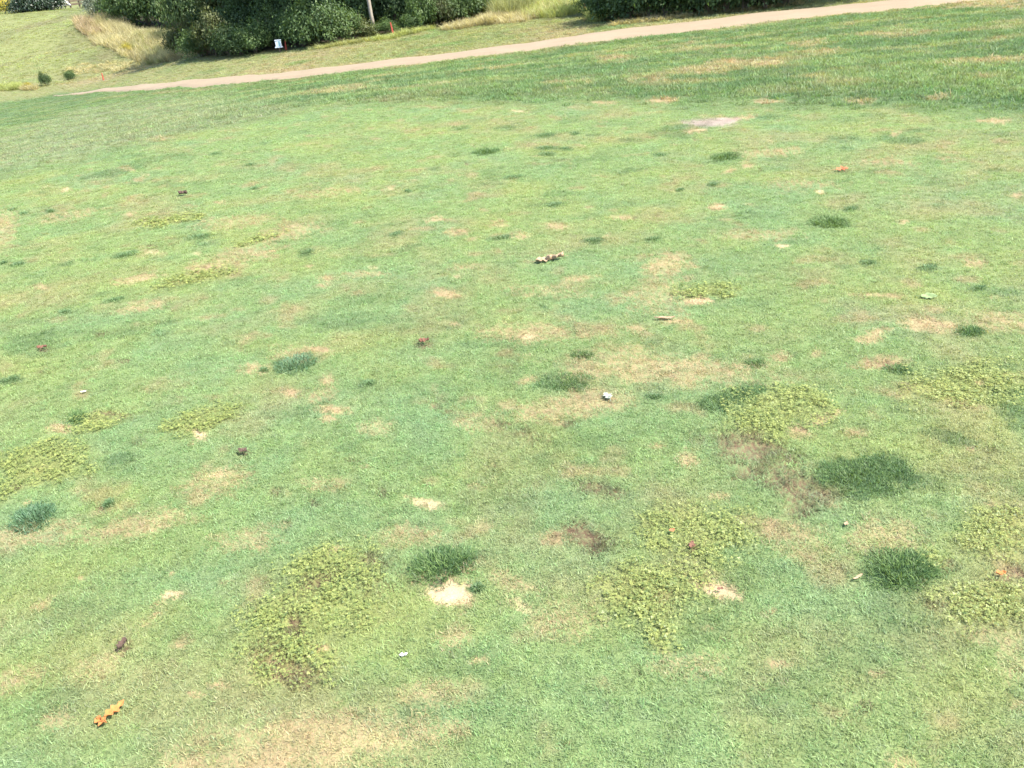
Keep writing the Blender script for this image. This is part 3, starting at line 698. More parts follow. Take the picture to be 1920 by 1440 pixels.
# tall dry grass: bank below the far trees, meadow corner, fringe in front of the woodland
pts = []
def fill(u, v, ru, rv, ang, m):
    p = Patch(u, v, ru, rv, ang)
    q = rng.uniform(-1, 1, (m * 2, 2)); q = q[np.hypot(q[:, 0], q[:, 1]) < 1][:m]
    return p.c + q[:, :1] * p.a + q[:, 1:] * p.b
straw = np.array([.37, .325, .185]); olive = np.array([.235, .25, .10]); pink = np.array([.36, .28, .185]); lime = np.array([.27, .31, .10])
for u, v, ru, rv, ang, m, cc, hs in ((255, 74, 100, 24, -14, 1300, straw, .8), (165, 52, 24, 12, -20, 260, pink, .9), (215, 60, 40, 14, -20, 420, straw, 1.1), (290, 80, 50, 16, -5, 500, olive, .7), (320, 108, 45, 8, 12, 240, olive, .45), (345, 98, 16, 8, 0, 120, lime, 1.1),
                                      (1000, 27, 90, 11, 10, 600, straw, .6), (1040, 22, 60, 12, 6, 500, lime, .7), (960, 22, 40, 14, 8, 450, olive, 1.1), (890, 46, 60, 4, 10, 200, straw, .5), (930, 40, 30, 5, 10, 160, straw, .6), (1118, 28, 14, 12, 0, 120, lime, .6),
                                      (200, 128, 80, 10, 5, 160, straw, .3), (20, 164, 24, 5, 4, 110, lime, .4), (55, 166, 14, 3, 4, 50, straw, .45), (1240, 37, 100, 2, 6, 200, straw, .3), (1420, 17, 90, 2, 6, 160, straw, .3), (15, 15, 22, 3, 0, 120, straw, 1.4), (760, 64, 60, 2, 12, 110, lime, .4), (640, 84, 60, 2, 8, 90, olive, .35)):
    P_ = fill(u, v, ru, rv, ang, m)
    k = rng.uniform(.65, 1.3, (len(P_), 1))
    mixw = rng.uniform(0, 1, (len(P_), 1)) ** 2
    pts.append((P_, np.clip((cc * (1 - mixw * .5) + olive * mixw * .5) * k, .01, .8), np.full(len(P_), hs)))
P_ = np.vstack([q[0] for q in pts]); c_ = np.vstack([q[1] for q in pts]); hs = np.concatenate([q[2] for q in pts])
base = rng.uniform(.6, 1.25, len(P_)) * (.6 + .4 * hs)
sc = np.stack([base, base, base * hs], 1)
spec = [dict(n=40, r=.16, L=(.30, .80), W=(.010, .022), lean=.25, curve=.5) for _ in range(5)]
scatter('tall_grass', P_[:, 0], P_[:, 1], tz(P_[:, 0], P_[:, 1]) - .02, c_, sc, tuft_protos(spec), M_grass, label='tall straw-coloured uncut grass on the bank and along the trees', cat='grass')

# ------------------------------------------------------------------ coarse dark grass clumps in the turf
SMALL = 'small dark green tuft of coarse grass standing in the short turf'
SG = 'small coarse grass tufts in the turf'
clumps = [(0, .034, 1.0, 'thick tall dark green grass clump right behind the pale sand scar', 0), (1, .017, .9, 'wide flat patch of dark green grass next to the thin brown soil', 0), (2, .034, 1.0, 'round dark olive grass clump with long flattened outer blades', 0), (3, .024, 1.2, 'dense bluish dark grass clump near the broad clover patch', 1),
          (4, .022, .6, 'soft dark green grass patch beyond the silvery curled leaf', 0), (5, .020, .6, 'dark green grass strip along the back of a clover patch', 0), (6, .026, .9, 'fluffy grey-green grass clump with a dark tuft at its side', 1), (7, .022, 1.1, 'small dense emerald tuft in the wide tan dry turf', 0), (8, .026, 1.2, 'small blackish-green tuft at the end of the reddish dry scrape', 0),
          (9, .020, .8, 'small bluish tuft behind the dark strip and clover', 0), (10, .022, 1.0, 'dark tuft touching a brown bare scrape with tan edge', 0), (11, .026, 1.0, 'dark tuft between a tan bare spot and a narrow clover patch', 0), (14, .036, .9, 'leafy coarse grass clump alone on the far smooth turf', 0), (15, .030, 1.0, 'solitary oval dark tuft on the far pale turf', 0), (16, .030, 1.0, 'dark tuft with an arched outline near a yellowish far stretch', 0), (82 - 0, .03, .0, None, 0)]
def clump(i, h, k, label, kindm, grp=None):
    pd = P_DARK[i]
    q = rng.uniform(-1, 1, (20000, 2)); rr = np.hypot(q[:, 0], q[:, 1])
    dist = float(np.hypot(*pd.c))
    W0 = .0026 * np.interp(dist, [0, 3, 6, 10], [1, 1.1, 1.7, 2.6])
    area = math.pi * abs(pd.a[0] * pd.b[1] - pd.a[1] * pd.b[0])
    m = int(min(2600, max(200, area * 42000 * k * (.0026 / W0) ** 1.4)))
    P = pd.c + q[:, :1] * pd.a + q[:, 1:] * pd.b
    ms = pd.mask(P[:, 0], P[:, 1]) if kindm < 2 else np.clip(1.25 - np.hypot(q[:, 0], q[:, 1]) * 1.1, 0, 1) ** 1.3
    ok = np.where(rng.uniform(0, 1, len(P)) < ms)[0][:m]
    P = P[ok]; q = q[ok]
    base_z = tz(P[:, 0], P[:, 1]) - .004
    c0 = np.array([pd.c[0], pd.c[1], float(tz(pd.c[0], pd.c[1])[0])])
    pos = np.stack([P[:, 0] - c0[0], P[:, 1] - c0[1], base_z - c0[2]], 1)
    out_az = np.arctan2(pos[:, 1], pos[:, 0])
    rr = np.hypot(q[:, 0], q[:, 1])
    az_ = np.where(rng.uniform(0, 1, len(P)) < .65, out_az + rng.normal(0, .6, len(P)), rng.uniform(0, 6.28, len(P)))
    ln = np.clip(rng.normal(.35, .25, len(P)) + rr * .6, 0, 1.35)
    L = .85 * h * rng.uniform(.5, 1.25, len(P)) * np.clip(1.15 - .35 * rr, .5, 1.2)
    v_, t_, q_, tn = blades(pos, L, W0 * rng.uniform(.55, 1.6, len(P)), ln, az_, 2, .55)
    me = mesh_np('grass_clump', v_, t_, q_); attr(me, 'tint', 'FLOAT', tn)
    return obj('grass_clump', me, (M_clump, M_clump2, M_clump3)[kindm], loc=c0, label=label, cat='grass clump', group=grp)
done = set()
for i, h, k, lb, km_ in clumps:
    if lb: clump(i, h, k, lb, km_); done.add(i)
for i, pch in enumerate(DARK):
    if i in done or pch[5] < .7 or i in (13, 17, 18, 19) or pch[2] > 36: continue
    lb = {(895, 1100): 'tiny dark tuft at the end of the pale sand scar', (495, 692): 'tiny dark tuft close beside the fluffy grey-green clump', (690, 718): 'tiny dark tuft near a tan spot with green around it', (1228, 742): 'thin dark tuft past the silvery curled leaf',
          (236, 476): 'long dark tuft ending at a small sandy spot', (203, 942): 'lone dark tuft behind the tan dry turf near the broad clover', (18, 711): 'flat dark tuft on open turf beyond the cream scrap', (575, 472): 'compact dark tuft beyond the tan dry turf'}.get((pch[0], pch[1]), SMALL)
    clump(i, .018, .7, lb, 2, SG)

# ------------------------------------------------------------------ clover patches
def clover(ci, label):
    pl = P_CLO[ci]
    c = pl[0].c; c0 = np.array([c[0], c[1], float(tz(c[0], c[1])[0])])
    dist = float(np.hypot(*c)); ls = np.interp(dist, [0, 2.5, 5, 8], [.0023, .0026, .0046, .0075])
    Ps = []
    for p_ in pl:
        area = math.pi * abs(p_.a[0] * p_.b[1] - p_.a[1] * p_.b[0])
        m = int(min(15000, area * 27000 * (.0026 / ls) ** 1.7))
        q = rng.uniform(-1.25, 1.25, (m * 5, 2)); P = p_.c + q[:, :1] * p_.a + q[:, 1:] * p_.b
        hole = fbm(P[:, 0] * 14, P[:, 1] * 14, 9, 3)
        soil = np.zeros(len(P))
        for s_ in P_SOIL: soil = np.maximum(soil, s_.mask(P[:, 0], P[:, 1]))
        pr = p_.mask(P[:, 0], P[:, 1]) * (.25 + .75 * sstep(.38, .56, hole)) * (1 - .9 * soil)
        Ps.append(P[rng.uniform(0, 1, len(P)) < pr * .75][:m])
    P = np.vstack(Ps); m = len(P)
    z = tz(P[:, 0], P[:, 1]) - c0[2] + rng.uniform(.003, .011, m)
    ctr = np.stack([P[:, 0] - c0[0], P[:, 1] - c0[1], z], 1)
    tl = rng.uniform(0, .5, m); ta = rng.uniform(0, 6.28, m); a0 = rng.uniform(0, 6.28, m); sz = ls * rng.uniform(.45, 1.6, m)
    nrm = np.stack([np.sin(tl) * np.cos(ta), np.sin(tl) * np.sin(ta), np.cos(tl)], 1)
    ex = np.cross(nrm, np.tile([[0., 1, 0]], (m, 1))); ex /= np.linalg.norm(ex, axis=1)[:, None]; ey = np.cross(nrm, ex)
    Vs = []; Qs = []; tn = []; off = 0
    tt = rng.beta(2, 1.6, m)
    for k in range(3):
        an = a0 + k * 2.094
        d = ex * np.cos(an)[:, None] + ey * np.sin(an)[:, None]; s = -ex * np.sin(an)[:, None] + ey * np.cos(an)[:, None]
        S = sz[:, None]
        v5 = np.stack([ctr, ctr + d * S * .75 + s * S * .62 + nrm * S * .22, ctr + d * S * 1.35 + nrm * S * .02, ctr + d * S * .75 - s * S * .62 + nrm * S * .22], 1)
        Vs.append(v5.reshape(-1, 3)); b = off + np.arange(m) * 4
        Qs.append(np.stack([b, b + 1, b + 2, b + 3], 1)); off += m * 4
        tn.append(np.repeat(np.clip(tt + rng.normal(0, .08, m), 0, 1), 4))
    me = mesh_np('clover_patch', np.vstack(Vs), None, np.vstack(Qs)); attr(me, 'tint', 'FLOAT', np.concatenate(tn))
    obj('clover_patch', me, M_clover, loc=c0, label=label, cat='clover', group='clover patches in the turf')
for ci, c in enumerate(CLOVER): clover(ci, c[1])

# ------------------------------------------------------------------ fallen leaves and scraps
def solid(name, col, col2, rough=.6, scale=60):
    return rough_mat(name, col, col2, scale, .2, 'Object', .95)
def fallen_leaf(name, u, v, L, ang, mat, label, cat='leaf', lobes=3, width=.32, curl=.25, bend=.2, lift=.012, tilt=(0, 0), stalk=True, group=None):
    c = at(u, v)
    n_ = 25; t = np.linspace(0, 1, n_)
    prof = np.sin(math.pi * np.clip(t, .02, .985)) ** .7 * (1 - .25 * t)
    if lobes: prof = prof * (.68 + .32 * np.cos(2 * math.pi * (t * lobes + .35)) )
    prof = np.maximum(prof, .03)
    wl = prof * width * L * (1 + .18 * np.sin(t * 23 + u)); wr = prof * width * L * (1 + .18 * np.sin(t * 19 + v))
    rows = []
    js = np.array([-1, -.5, 0, .5, 1])
    for i in range(n_):
        for j in js:
            w_ = wl[i] if j < 0 else wr[i]
            x_ = j * w_
            z_ = .7 * curl * abs(j) ** 1.6 * width * L + .6 * bend * L * ((t[i] - .5) ** 2 * 4) * .5 + .04 * L * math.sin(7 * t[i] + 3 * j + u)
            rows.append(((t[i] - .5) * L, x_, z_))
    Q = [(i * 5 + j, (i + 1) * 5 + j, (i + 1) * 5 + j + 1, i * 5 + j + 1) for i in range(n_ - 1) for j in range(4)]
    me = mesh_np(name, np.array(rows), None, np.array(Q))
    o = obj(name, me, mat, loc=(c[0], c[1], c[2] + lift * .45), rot=(tilt[0], tilt[1], R(ang)), label=label, cat=cat, group=group)
    sm = o.modifiers.new('thickness', 'SOLIDIFY'); sm.thickness = .0009
    if stalk:
        sp = np.array([[-.5 * L, 0, bend * L * .3], [-.62 * L, .02 * L, bend * L * .3 - .003], [-.76 * L, .06 * L, .002]])
        obj('stalk', tube(sp, [.0012, .001, .0009], 5), mat, parent=o)
    return o

def tube(pts, rads, k=8, cap=True):
    pts = np.asarray(pts, float); m = len(pts)
    tg = np.gradient(pts, axis=0); tg /= np.linalg.norm(tg, axis=1)[:, None] + 1e-12
    Vs = []
    for i in range(m):
        a_ = np.cross(tg[i], [0.13, .97, .2]); a_ /= np.linalg.norm(a_); b_ = np.cross(tg[i], a_)
        for j in range(k):
            th = 2 * math.pi * j / k
            Vs.append(pts[i] + rads[i] * (math.cos(th) * a_ + math.sin(th) * b_))
    Q = [(i * k + j, i * k + (j + 1) % k, (i + 1) * k + (j + 1) % k, (i + 1) * k + j) for i in range(m - 1) for j in range(k)]
    T = None
    if cap:
        Vs += [pts[0], pts[-1]]; n0 = m * k
        T = [(n0, (j + 1) % k, j) for j in range(k)] + [(n0 + 1, (m - 1) * k + j, (m - 1) * k + (j + 1) % k) for j in range(k)]
    me = mesh_np('tube', np.array(Vs), None if T is None else np.array(T), np.array(Q))
    me.polygons.foreach_set('use_smooth', np.ones(len(me.polygons), bool))
    return me

M_or = solid('orange_leaf', (.25, .085, .018), (.40, .17, .05)); M_tan = solid('tan_leaf', (.20, .125, .07), (.36, .26, .165)); M_pl = solid('silver_leaf', (.18, .20, .15), (.32, .34, .28))
M_grn = solid('pale_green_leaf', (.11, .165, .06), (.18, .23, .10)); M_wh = solid('white_scrap', (.45, .45, .42), (.60, .60, .58)); M_rb = solid('red_brown_leaf', (.075, .032, .020), (.16, .075, .045)); M_dk = solid('dark_leaf', (.035, .022, .015), (.09, .055, .04))
M_ro = solid('rust_leaf', (.24, .075, .03), (.34, .13, .055))
fallen_leaf('fallen_leaf', 216, 1337, .058, 62, M_or, 'larger curled orange leaf lying on the turf', width=.26, curl=.9, bend=.3, tilt=(.3, .1))
fallen_leaf('fallen_leaf', 194, 1357, .040, 150, M_or, 'smaller crumpled orange leaf piece with a dark gap to the larger one', width=.42, curl=.7, lobes=2, tilt=(-.3, .2), stalk=False)
fallen_leaf('fallen_leaf', 1021, 491, .105, 10, M_tan, 'dry tan lobed leaf without dark shadow spots, paired on the turf', width=.34, curl=.5, lobes=3, bend=.12, lift=.012, tilt=(.2, 0))
fallen_leaf('fallen_leaf', 1042, 488, .105, 195, M_tan, 'curled pinkish tan dry leaf with dark hollow edges, paired on the turf', width=.40, curl=.8, lobes=3, bend=.15, lift=.016, tilt=(.25, .05))
fallen_leaf('fallen_leaf', 1139, 745, .056, 105, M_pl, 'small curled silvery-white lobed leaf on tan turf', width=.36, curl=.6, lobes=3, bend=.15, lift=.008)
fallen_leaf('fallen_leaf', 1741, 559, .075, -15, M_grn, 'smooth pale green fresh leaf lying on the turf', width=.30, curl=.25, lobes=0, lift=.012, tilt=(.35, 0))
fallen_leaf('paper_scrap', 757, 1231, .022, 10, M_wh, 'tiny white scrap lying alone on the near turf', cat='scrap', width=.35, curl=.3, lobes=2, stalk=False)
fallen_leaf('paper_scrap', 157, 735, .026, 0, M_wh, 'pale cream scrap above the tan bare spot and dark tuft', cat='scrap', width=.3, curl=.2, lobes=0, stalk=False)
fallen_leaf('fallen_leaf', 1260, 999, .018, 20, M_ro, 'small orange-red leaf bit on the clover', width=.45, lobes=0, stalk=False, lift=.024)
fallen_leaf('fallen_leaf', 1297, 1024, .034, 70, M_rb, 'dark red-brown shrivelled leaf in the clover', width=.40, curl=.3, bend=.05, lift=.012, stalk=False)
fallen_leaf('fallen_leaf', 1876, 1078, .026, 0, M_or, 'bright orange scrap of leaf on the blackish soil spot', width=.5, lobes=2, curl=.4, stalk=False)
fallen_leaf('fallen_leaf', 1578, 319, .10, 8, M_ro, 'rust-red leaf far out on the smooth turf', width=.32, curl=.3, lift=.02, tilt=(.4, 0))
fallen_leaf('fallen_leaf', 1586, 986, .020, 50, M_tan, 'tiny pale tan leaf between the two big dark grass patches', width=.4, curl=.4, stalk=False)
fallen_leaf('fallen_leaf', 795, 642, .050, 8, M_rb, 'dark brown curled leaf on a small dark soil spot', width=.40, curl=.8, lift=.014, tilt=(.3, 0))
fallen_leaf('fallen_leaf', 231, 1212, .036, 75, M_dk, 'dark shrivelled brown leaf near the orange leaves', width=.40, curl=1.0)
fallen_leaf('fallen_leaf', 80, 654, .050, 5, M_rb, 'brown leaf lying in a soft dark green patch', width=.35, curl=.6, lift=.016, tilt=(.3, 0))
fallen_leaf('fallen_leaf', 456, 848, .038, 160, M_dk, 'greyish dark crumbled leaf on bare soil', width=.48, curl=.6, lobes=4)
fallen_leaf('fallen_leaf', 1608, 1084, .036, 25, M_tan, 'slim straw-coloured leaf at the rim of the round dark grass clump', width=.12, curl=.3, lobes=0, stalk=False)
fallen_leaf('fallen_leaf', 344, 365, .075, 0, M_dk, 'black-brown lump-like dry leaf alone on the far turf', width=.45, curl=1.0, lift=.02, tilt=(.3, 0), stalk=False)
fallen_leaf('fallen_leaf', 1246, 598, .10, -10, M_tan, 'long slim straw-tan leaf on a pale streak', width=.10, curl=.3, lobes=0, stalk=False, lift=.014)
fallen_leaf('fallen_leaf', 1350, 1106, .018, -10, M_rb, 'brown crumb of leaf on the pale sandy scar beside clover', width=.4, lobes=2, curl=.3, stalk=False)

# ------------------------------------------------------------------ trees and shrubs
def leaves_mesh(name, centres, nrm, size, tint, asp=.55):
    m = len(centres)
    nrm = nrm / (np.linalg.norm(nrm, axis=1)[:, None] + 1e-9)
    rv = rng.normal(0, 1, (m, 3)); ex = np.cross(nrm, rv); ex /= np.linalg.norm(ex, axis=1)[:, None]; ey = np.cross(nrm, ex)
    S = size[:, None]
    V = np.stack([centres - ex * S * .5, centres + ey * S * asp * .5 + nrm * S * .08, centres + ex * S * .5 - nrm * S * .1, centres - ey * S * asp * .5 + nrm * S * .08], 1).reshape(-1, 3)
    b = np.arange(m) * 4
    me = mesh_np(name, V, None, np.stack([b, b + 1, b + 2, b + 3], 1))
    attr(me, 'tint', 'FLOAT', np.repeat(tint, 4))
    return me

def crown_points(m, rx, ry, z0, z1, ncl, clr, power=.45, flat_bottom=False):
    """leaf clumps spread through an egg-shaped volume"""
    cz = (z0 + z1) / 2; hz = (z1 - z0) / 2
    d = rng.normal(0, 1, (ncl, 3)); d /= np.linalg.norm(d, axis=1)[:, None]
    if flat_bottom: d[:, 2] = np.where(d[:, 2] < -.2, -d[:, 2] * .6 - .1, d[:, 2])
    rr = rng.uniform(.25, 1, ncl) ** power
    C = d * rr[:, None] * np.array([rx, ry, hz]) * rng.uniform(.68, 1.22, (ncl, 1)) + np.array([0, 0, cz])
    idx = rng.integers(0, ncl, m)
    cr = clr * rng.uniform(.6, 1.4, ncl)
    off = rng.normal(0, .5, (m, 3)) * cr[idx][:, None] * np.array([1, 1, .7])
    P = C[idx] + off
    out = P - np.array([0, 0, cz]); out /= np.linalg.norm(out, axis=1)[:, None] + 1e-9
    nr_ = out * .5 + rng.normal(0, .55, (m, 3)) + np.array([0, 0, .55])
    ct = rng.uniform(0, .55, ncl)
    tint = np.clip(ct[idx] + rng.uniform(0, .5, m), 0, 1)
    keep = P[:, 2] > .03
    return P[keep], nr_[keep], tint[keep]

shrub_me = []
for k in range(6):
    P, N_, t = crown_points(6200, .80, .80, -.25, 1.0, 60, .30, .5, True)
    shrub_me.append(leaves_mesh('foliage', P, N_, rng.uniform(.045, .105, len(P)), t))
stem_me = []
for k in range(3):
    Vs = []; Qs = []; off = 0
    for j in range(6):
        a_ = rng.uniform(0, 6.28); e_ = rng.uniform(.2, .45)
        tm = tube([[.03 * math.cos(a_), .03 * math.sin(a_), -.06], [.12 * math.cos(a_), .12 * math.sin(a_), .3], [e_ * math.cos(a_), e_ * math.sin(a_), .75]], [.022, .016, .006], 5, False)
        vv = np.array([v_.co[:] for v_ in tm.vertices]); qq = np.array([p_.vertices[:] for p_ in tm.polygons])
        Vs.append(vv); Qs.append(qq + off); off += len(vv); bpy.data.meshes.remove(tm)
    stem_me.append(mesh_np('stems', np.vstack(Vs), None, np.vstack(Qs)))
with_mat = {}
def mesh_with(me, mat):
    key = (me.name, mat.name)
    if key not in with_mat:
        c = me.copy(); c.materials.clear(); c.materials.append(mat); with_mat[key] = c
    return with_mat[key]
def shrub(u, v, w_, h_, mat, label, group=None, name='shrub', t=None, dy=0.0):
    c = at(u, v) if t is None else by_range(u, v, t)
    c = np.array([c[0], c[1] + dy, 0]); c[2] = float(tz(c[0], c[1])[0]) - .03
    e = obj(name, None, loc=c, rot=(rng.normal(0, .07), rng.normal(0, .07), rng.uniform(0, 6.28)), scale=(w_, w_ * rng.uniform(.75, 1.25), h_ * rng.uniform(.85, 1.2)), label=label, cat='shrub', group=group)
    k = int(rng.integers(0, 6))
    obj('foliage', mesh_with(shrub_me[k], mat), parent=e)
    obj('stems', mesh_with(stem_me[k % 3], M_bark), parent=e)
    return e
EDGE = 'dense leafy green shrub in the front edge of the woodland'
EG = 'shrubs along the front of the woodland'
for u, v, w_, h_, mt, lb in ((352, 106, 1.0, 1.7, M_shrub_o, 'olive shrub rising directly from the end of the tall dry grass bank'), (372, 109, .8, 1.3, M_shrub, 'green shrub beside the rusty reddish low shrub'), (398, 111, 1.0, 1.6, M_shrub_o, 'olive shrub just past the rusty reddish low shrub'), (425, 109, .9, 1.2, M_shrub, EDGE), (448, 107, .8, 1.0, M_shrub, EDGE), (475, 103, .8, 1.1, M_shrub, EDGE),
                             (505, 92, .7, 1.3, M_tree, 'dark shrub in the shady hollow next to the small white box'), (548, 86, .8, 1.6, M_tree, 'dark shrub in the hollow behind the small white box'), (565, 91, .9, 1.1, M_shrub, 'sunlit shrub right beside the red stake at the white box'), (592, 88, 1.1, 1.5, M_shrub, 'big rounded sunlit shrub in front of the thick pale trunk'), (620, 84, 1.1, 1.7, M_shrub, 'tallest rounded sunlit shrub between the thick and thin pale trunks'),
                             (648, 79, .8, 1.0, M_shrub, 'shrub stepping down towards the thin pale trunk'), (668, 75, .8, .8, M_shrub_o, 'low olive shrub near the foot of the thin pale trunk'), (722, 66, .6, .5, M_shrub, 'very low shrub between the thin pale trunk and a red stake'), (775, 58, .7, .9, M_shrub, 'low shrub just past the red stake near the thin trunk'), (795, 55, .9, 1.3, M_shrub, EDGE), (820, 51, .8, 1.5, M_shrub_o, 'olive shrub among green ones before the meadow corner'), (845, 46, .9, 1.4, M_shrub, EDGE), (868, 42, 1.0, 1.7, M_shrub, EDGE),
                             (890, 36, 1.0, 1.8, M_shrub, 'tall shrub next to the last one before the meadow corner'), (908, 28, .9, 1.8, M_shrub, 'last woodland shrub before the tall straw grass of the meadow corner')):
    shrub(u, v, w_, h_, mt, lb, EG, dy=.5)
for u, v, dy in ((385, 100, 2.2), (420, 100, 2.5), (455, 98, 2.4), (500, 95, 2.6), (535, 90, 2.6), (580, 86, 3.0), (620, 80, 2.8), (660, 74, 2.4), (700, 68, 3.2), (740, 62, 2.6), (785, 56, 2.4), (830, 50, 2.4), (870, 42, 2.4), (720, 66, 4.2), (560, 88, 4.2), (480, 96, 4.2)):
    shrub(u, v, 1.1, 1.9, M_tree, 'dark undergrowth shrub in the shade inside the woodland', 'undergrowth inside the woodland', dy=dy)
shrub(388, 104, .55, .7, M_red, 'rusty reddish low shrub where the tall dry grass meets the woodland', dy=.0)
BK = 'tall rounded green shrub backing the tall dry grass'
BO = 'olive shrub joining the dry grass backing row to the woodland'
for u, v, w_, h_, mt in ((218, 42, 1.6, 2.6, M_shrub), (245, 50, 1.5, 2.8, M_shrub), (272, 52, 1.4, 2.8, M_shrub), (300, 53, 1.6, 3.0, M_shrub), (325, 55, 1.5, 3.0, M_shrub), (345, 62, 1.5, 3.0, M_shrub_o), (362, 78, 1.3, 2.8, M_shrub)):
    shrub(u, v, w_, h_, mt, BO if mt is M_shrub_o else BK, 'shrubs behind the tall dry grass', dy=.8)
shrub(186, 30, 1.1, 2.2, M_silver, 'pale silvery-green shrub beside the small white stake')
shrub(198, 38, 1.0, 1.6, M_silver, 'low pale silvery shrub at the corner of the tall dry grass')
for u, lb in ((48, 'blackish evergreen bush on the hill crest next to yellow weeds'), (72, 'blackish evergreen bush on the hill crest between two others'), (96, 'blackish evergreen bush on the hill crest next to the rail fence')):
    shrub(u, 22, 1.6, 2.6, M_dkever, lb, 'evergreen bushes on the hill crest', 'evergreen_bush', t=90).location[2] -= .5
shrub(10, 19, .8, 1.0, M_weed, 'yellow-flowered weed on the hill crest', name='weed', t=93); shrub(25, 20, .8, 1.1, M_weed, 'yellow-flowered weed against the evergreen bushes', name='weed', t=93)
shrub(240, 100, .35, .5, M_weed, 'bright yellow flowering weed at the foot of the tall dry grass', name='weed')
shrub(86, 160, .28, .55, M_shrub, 'small dark weed standing near the far end of the path', name='weed'); shrub(133, 148, .28, .42, M_shrub, 'small dark weed on the slope past the end of the path', name='weed'); shrub(52, 164, .25, .3, M_weed, 'low yellowish weed in the dip beside the path end', name='weed')
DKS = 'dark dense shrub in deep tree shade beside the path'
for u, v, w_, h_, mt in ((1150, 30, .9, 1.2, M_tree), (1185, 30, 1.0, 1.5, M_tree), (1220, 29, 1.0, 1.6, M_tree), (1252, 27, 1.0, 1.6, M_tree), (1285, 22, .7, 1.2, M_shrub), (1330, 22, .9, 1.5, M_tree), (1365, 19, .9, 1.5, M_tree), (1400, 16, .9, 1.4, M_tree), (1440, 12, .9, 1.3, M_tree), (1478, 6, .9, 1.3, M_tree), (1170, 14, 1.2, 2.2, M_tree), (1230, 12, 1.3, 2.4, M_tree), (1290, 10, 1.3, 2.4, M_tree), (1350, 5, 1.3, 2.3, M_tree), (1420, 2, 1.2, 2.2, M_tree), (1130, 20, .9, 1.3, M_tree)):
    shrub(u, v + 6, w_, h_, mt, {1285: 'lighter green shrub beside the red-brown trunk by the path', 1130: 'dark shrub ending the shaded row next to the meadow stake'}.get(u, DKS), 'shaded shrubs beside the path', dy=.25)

def trunk_mesh(h, r, lean=(0, 0), limbs=6, seed=0):
    rg = np.random.default_rng(seed)
    pts = np.array([[lean[0] * h * t + .06 * math.sin(t * 7 + seed) * t, lean[1] * h * t + .05 * math.cos(t * 5 + seed) * t, h * t - .15] for t in np.linspace(0, 1, 9)])
    rd = r * np.array([1.35, 1.0, .9, .8, .7, .58, .45, .3, .12])
    limbs_ = []
    for j in range(limbs):
        t = rg.uniform(.35, .85); i = int(t * 8); a_ = rg.uniform(0, 6.28); L = h * rg.uniform(.2, .38)
        b0 = pts[i]
        lp = [b0, b0 + np.array([math.cos(a_) * L * .5, math.sin(a_) * L * .5, L * .35]), b0 + np.array([math.cos(a_) * L, math.sin(a_) * L, L * .75])]
        limbs_.append(tube(lp, [rd[i] * .5, rd[i] * .32, rd[i] * .08], 6))
    return tube(pts, rd, 9), limbs_
crown_me = []
for k in range(5):
    P, N_, t = crown_points(9000, 2.3, 2.3, 1.2, 8.5, 110, .62, .4)
    crown_me.append(leaves_mesh('crown', P, N_, rng.uniform(.14, .27, len(P)), t))
def tree(u, v, sc_, label, group=None, bark=None, mat=None, r_=.14, lean=(0, 0), t=None, dy=0., lowz=1.0, seed=None, k=None):
    c = at(u, v) if t is None else by_range(u, v, t)
    c = np.array([c[0], c[1] + dy, 0]); c[2] = float(tz(c[0], c[1])[0])
    e = obj('tree', None, loc=c, rot=(0, 0, 0), scale=(sc_, sc_, sc_), label=label, cat='tree', group=group)
    seed = int(rng.integers(0, 9999)) if seed is None else seed
    tm, lms = trunk_mesh(7.2, r_, lean, 7, seed)
    tr = obj('trunk', tm, bark or M_bark, parent=e)
    for lm in lms: obj('limb', lm, bark or M_bark, parent=tr)
    cr = obj('crown', mesh_with(crown_me[int(rng.integers(0, 5)) if k is None else k], mat or M_tree), parent=e)
    cr.rotation_euler[2] = rng.uniform(0, 6.28); cr.location = (lean[0] * 5, lean[1] * 5, (lowz - 1.0) * 1.0)
    return e
tree(702, 66, 1.0, 'thin pale leaning trunk standing free at the woodland edge', bark=M_bark_p, r_=.075, lean=(-.03, 0), lowz=3.2, dy=.2, seed=4)
tree(583, 66, 1.05, 'thick pale vine-streaked trunk deep in the woodland edge', bark=M_bark_p, r_=.26, lowz=3.0, dy=2.0, seed=9)
tree(488, 84, 1.0, 'brownish trunk with low leaves behind the front shrubs', bark=M_bark, r_=.13, lowz=2.0, dy=1.6, mat=M_shrub_o)
tree(953, 16, .9, 'slender pale trunk rising from tall dry grass', bark=M_bark_p, r_=.055, lean=(-.03, 0), lowz=3.0, dy=.0, seed=2)
tree(1306, 26, .6, 'red-brown trunk tree shading the shrubs beside the path', bark=rough_mat('red_bark', (.05, .022, .014), (.13, .06, .038), 9, .6), r_=.17, lowz=1.6, dy=.3)
tree(1225, 16, .5, 'dark tree behind the shaded shrubs, close to the sunny meadow', r_=.12, lowz=1.2, dy=1.5); tree(1400, 6, .75, 'dark tree behind the shaded shrubs, far side from the meadow', r_=.12, lowz=1.9, dy=1.2)
WG = 'dark leafy tree standing within the woodland'
for u, v, s_, dy in ((395, 100, .6, 3.5), (440, 100, .8, 4), (530, 92, 1.0, 3.5), (640, 78, 1.0, 4), (680, 72, .9, 3.2), (735, 64, .9, 2.5), (775, 58, .95, 3), (815, 50, .9, 3), (860, 42, .9, 3), (905, 30, .8, 2.5), (360, 86, .55, 3)):
    tree(u, v, s_, WG, 'trees of the woodland', lowz=float(rng.uniform(.6, 1.6)), dy=dy, mat=M_tree if rng.uniform() < .7 else M_shrub_o)
SH = 'tall unseen tree added beside the path to shade the dark shrubs'
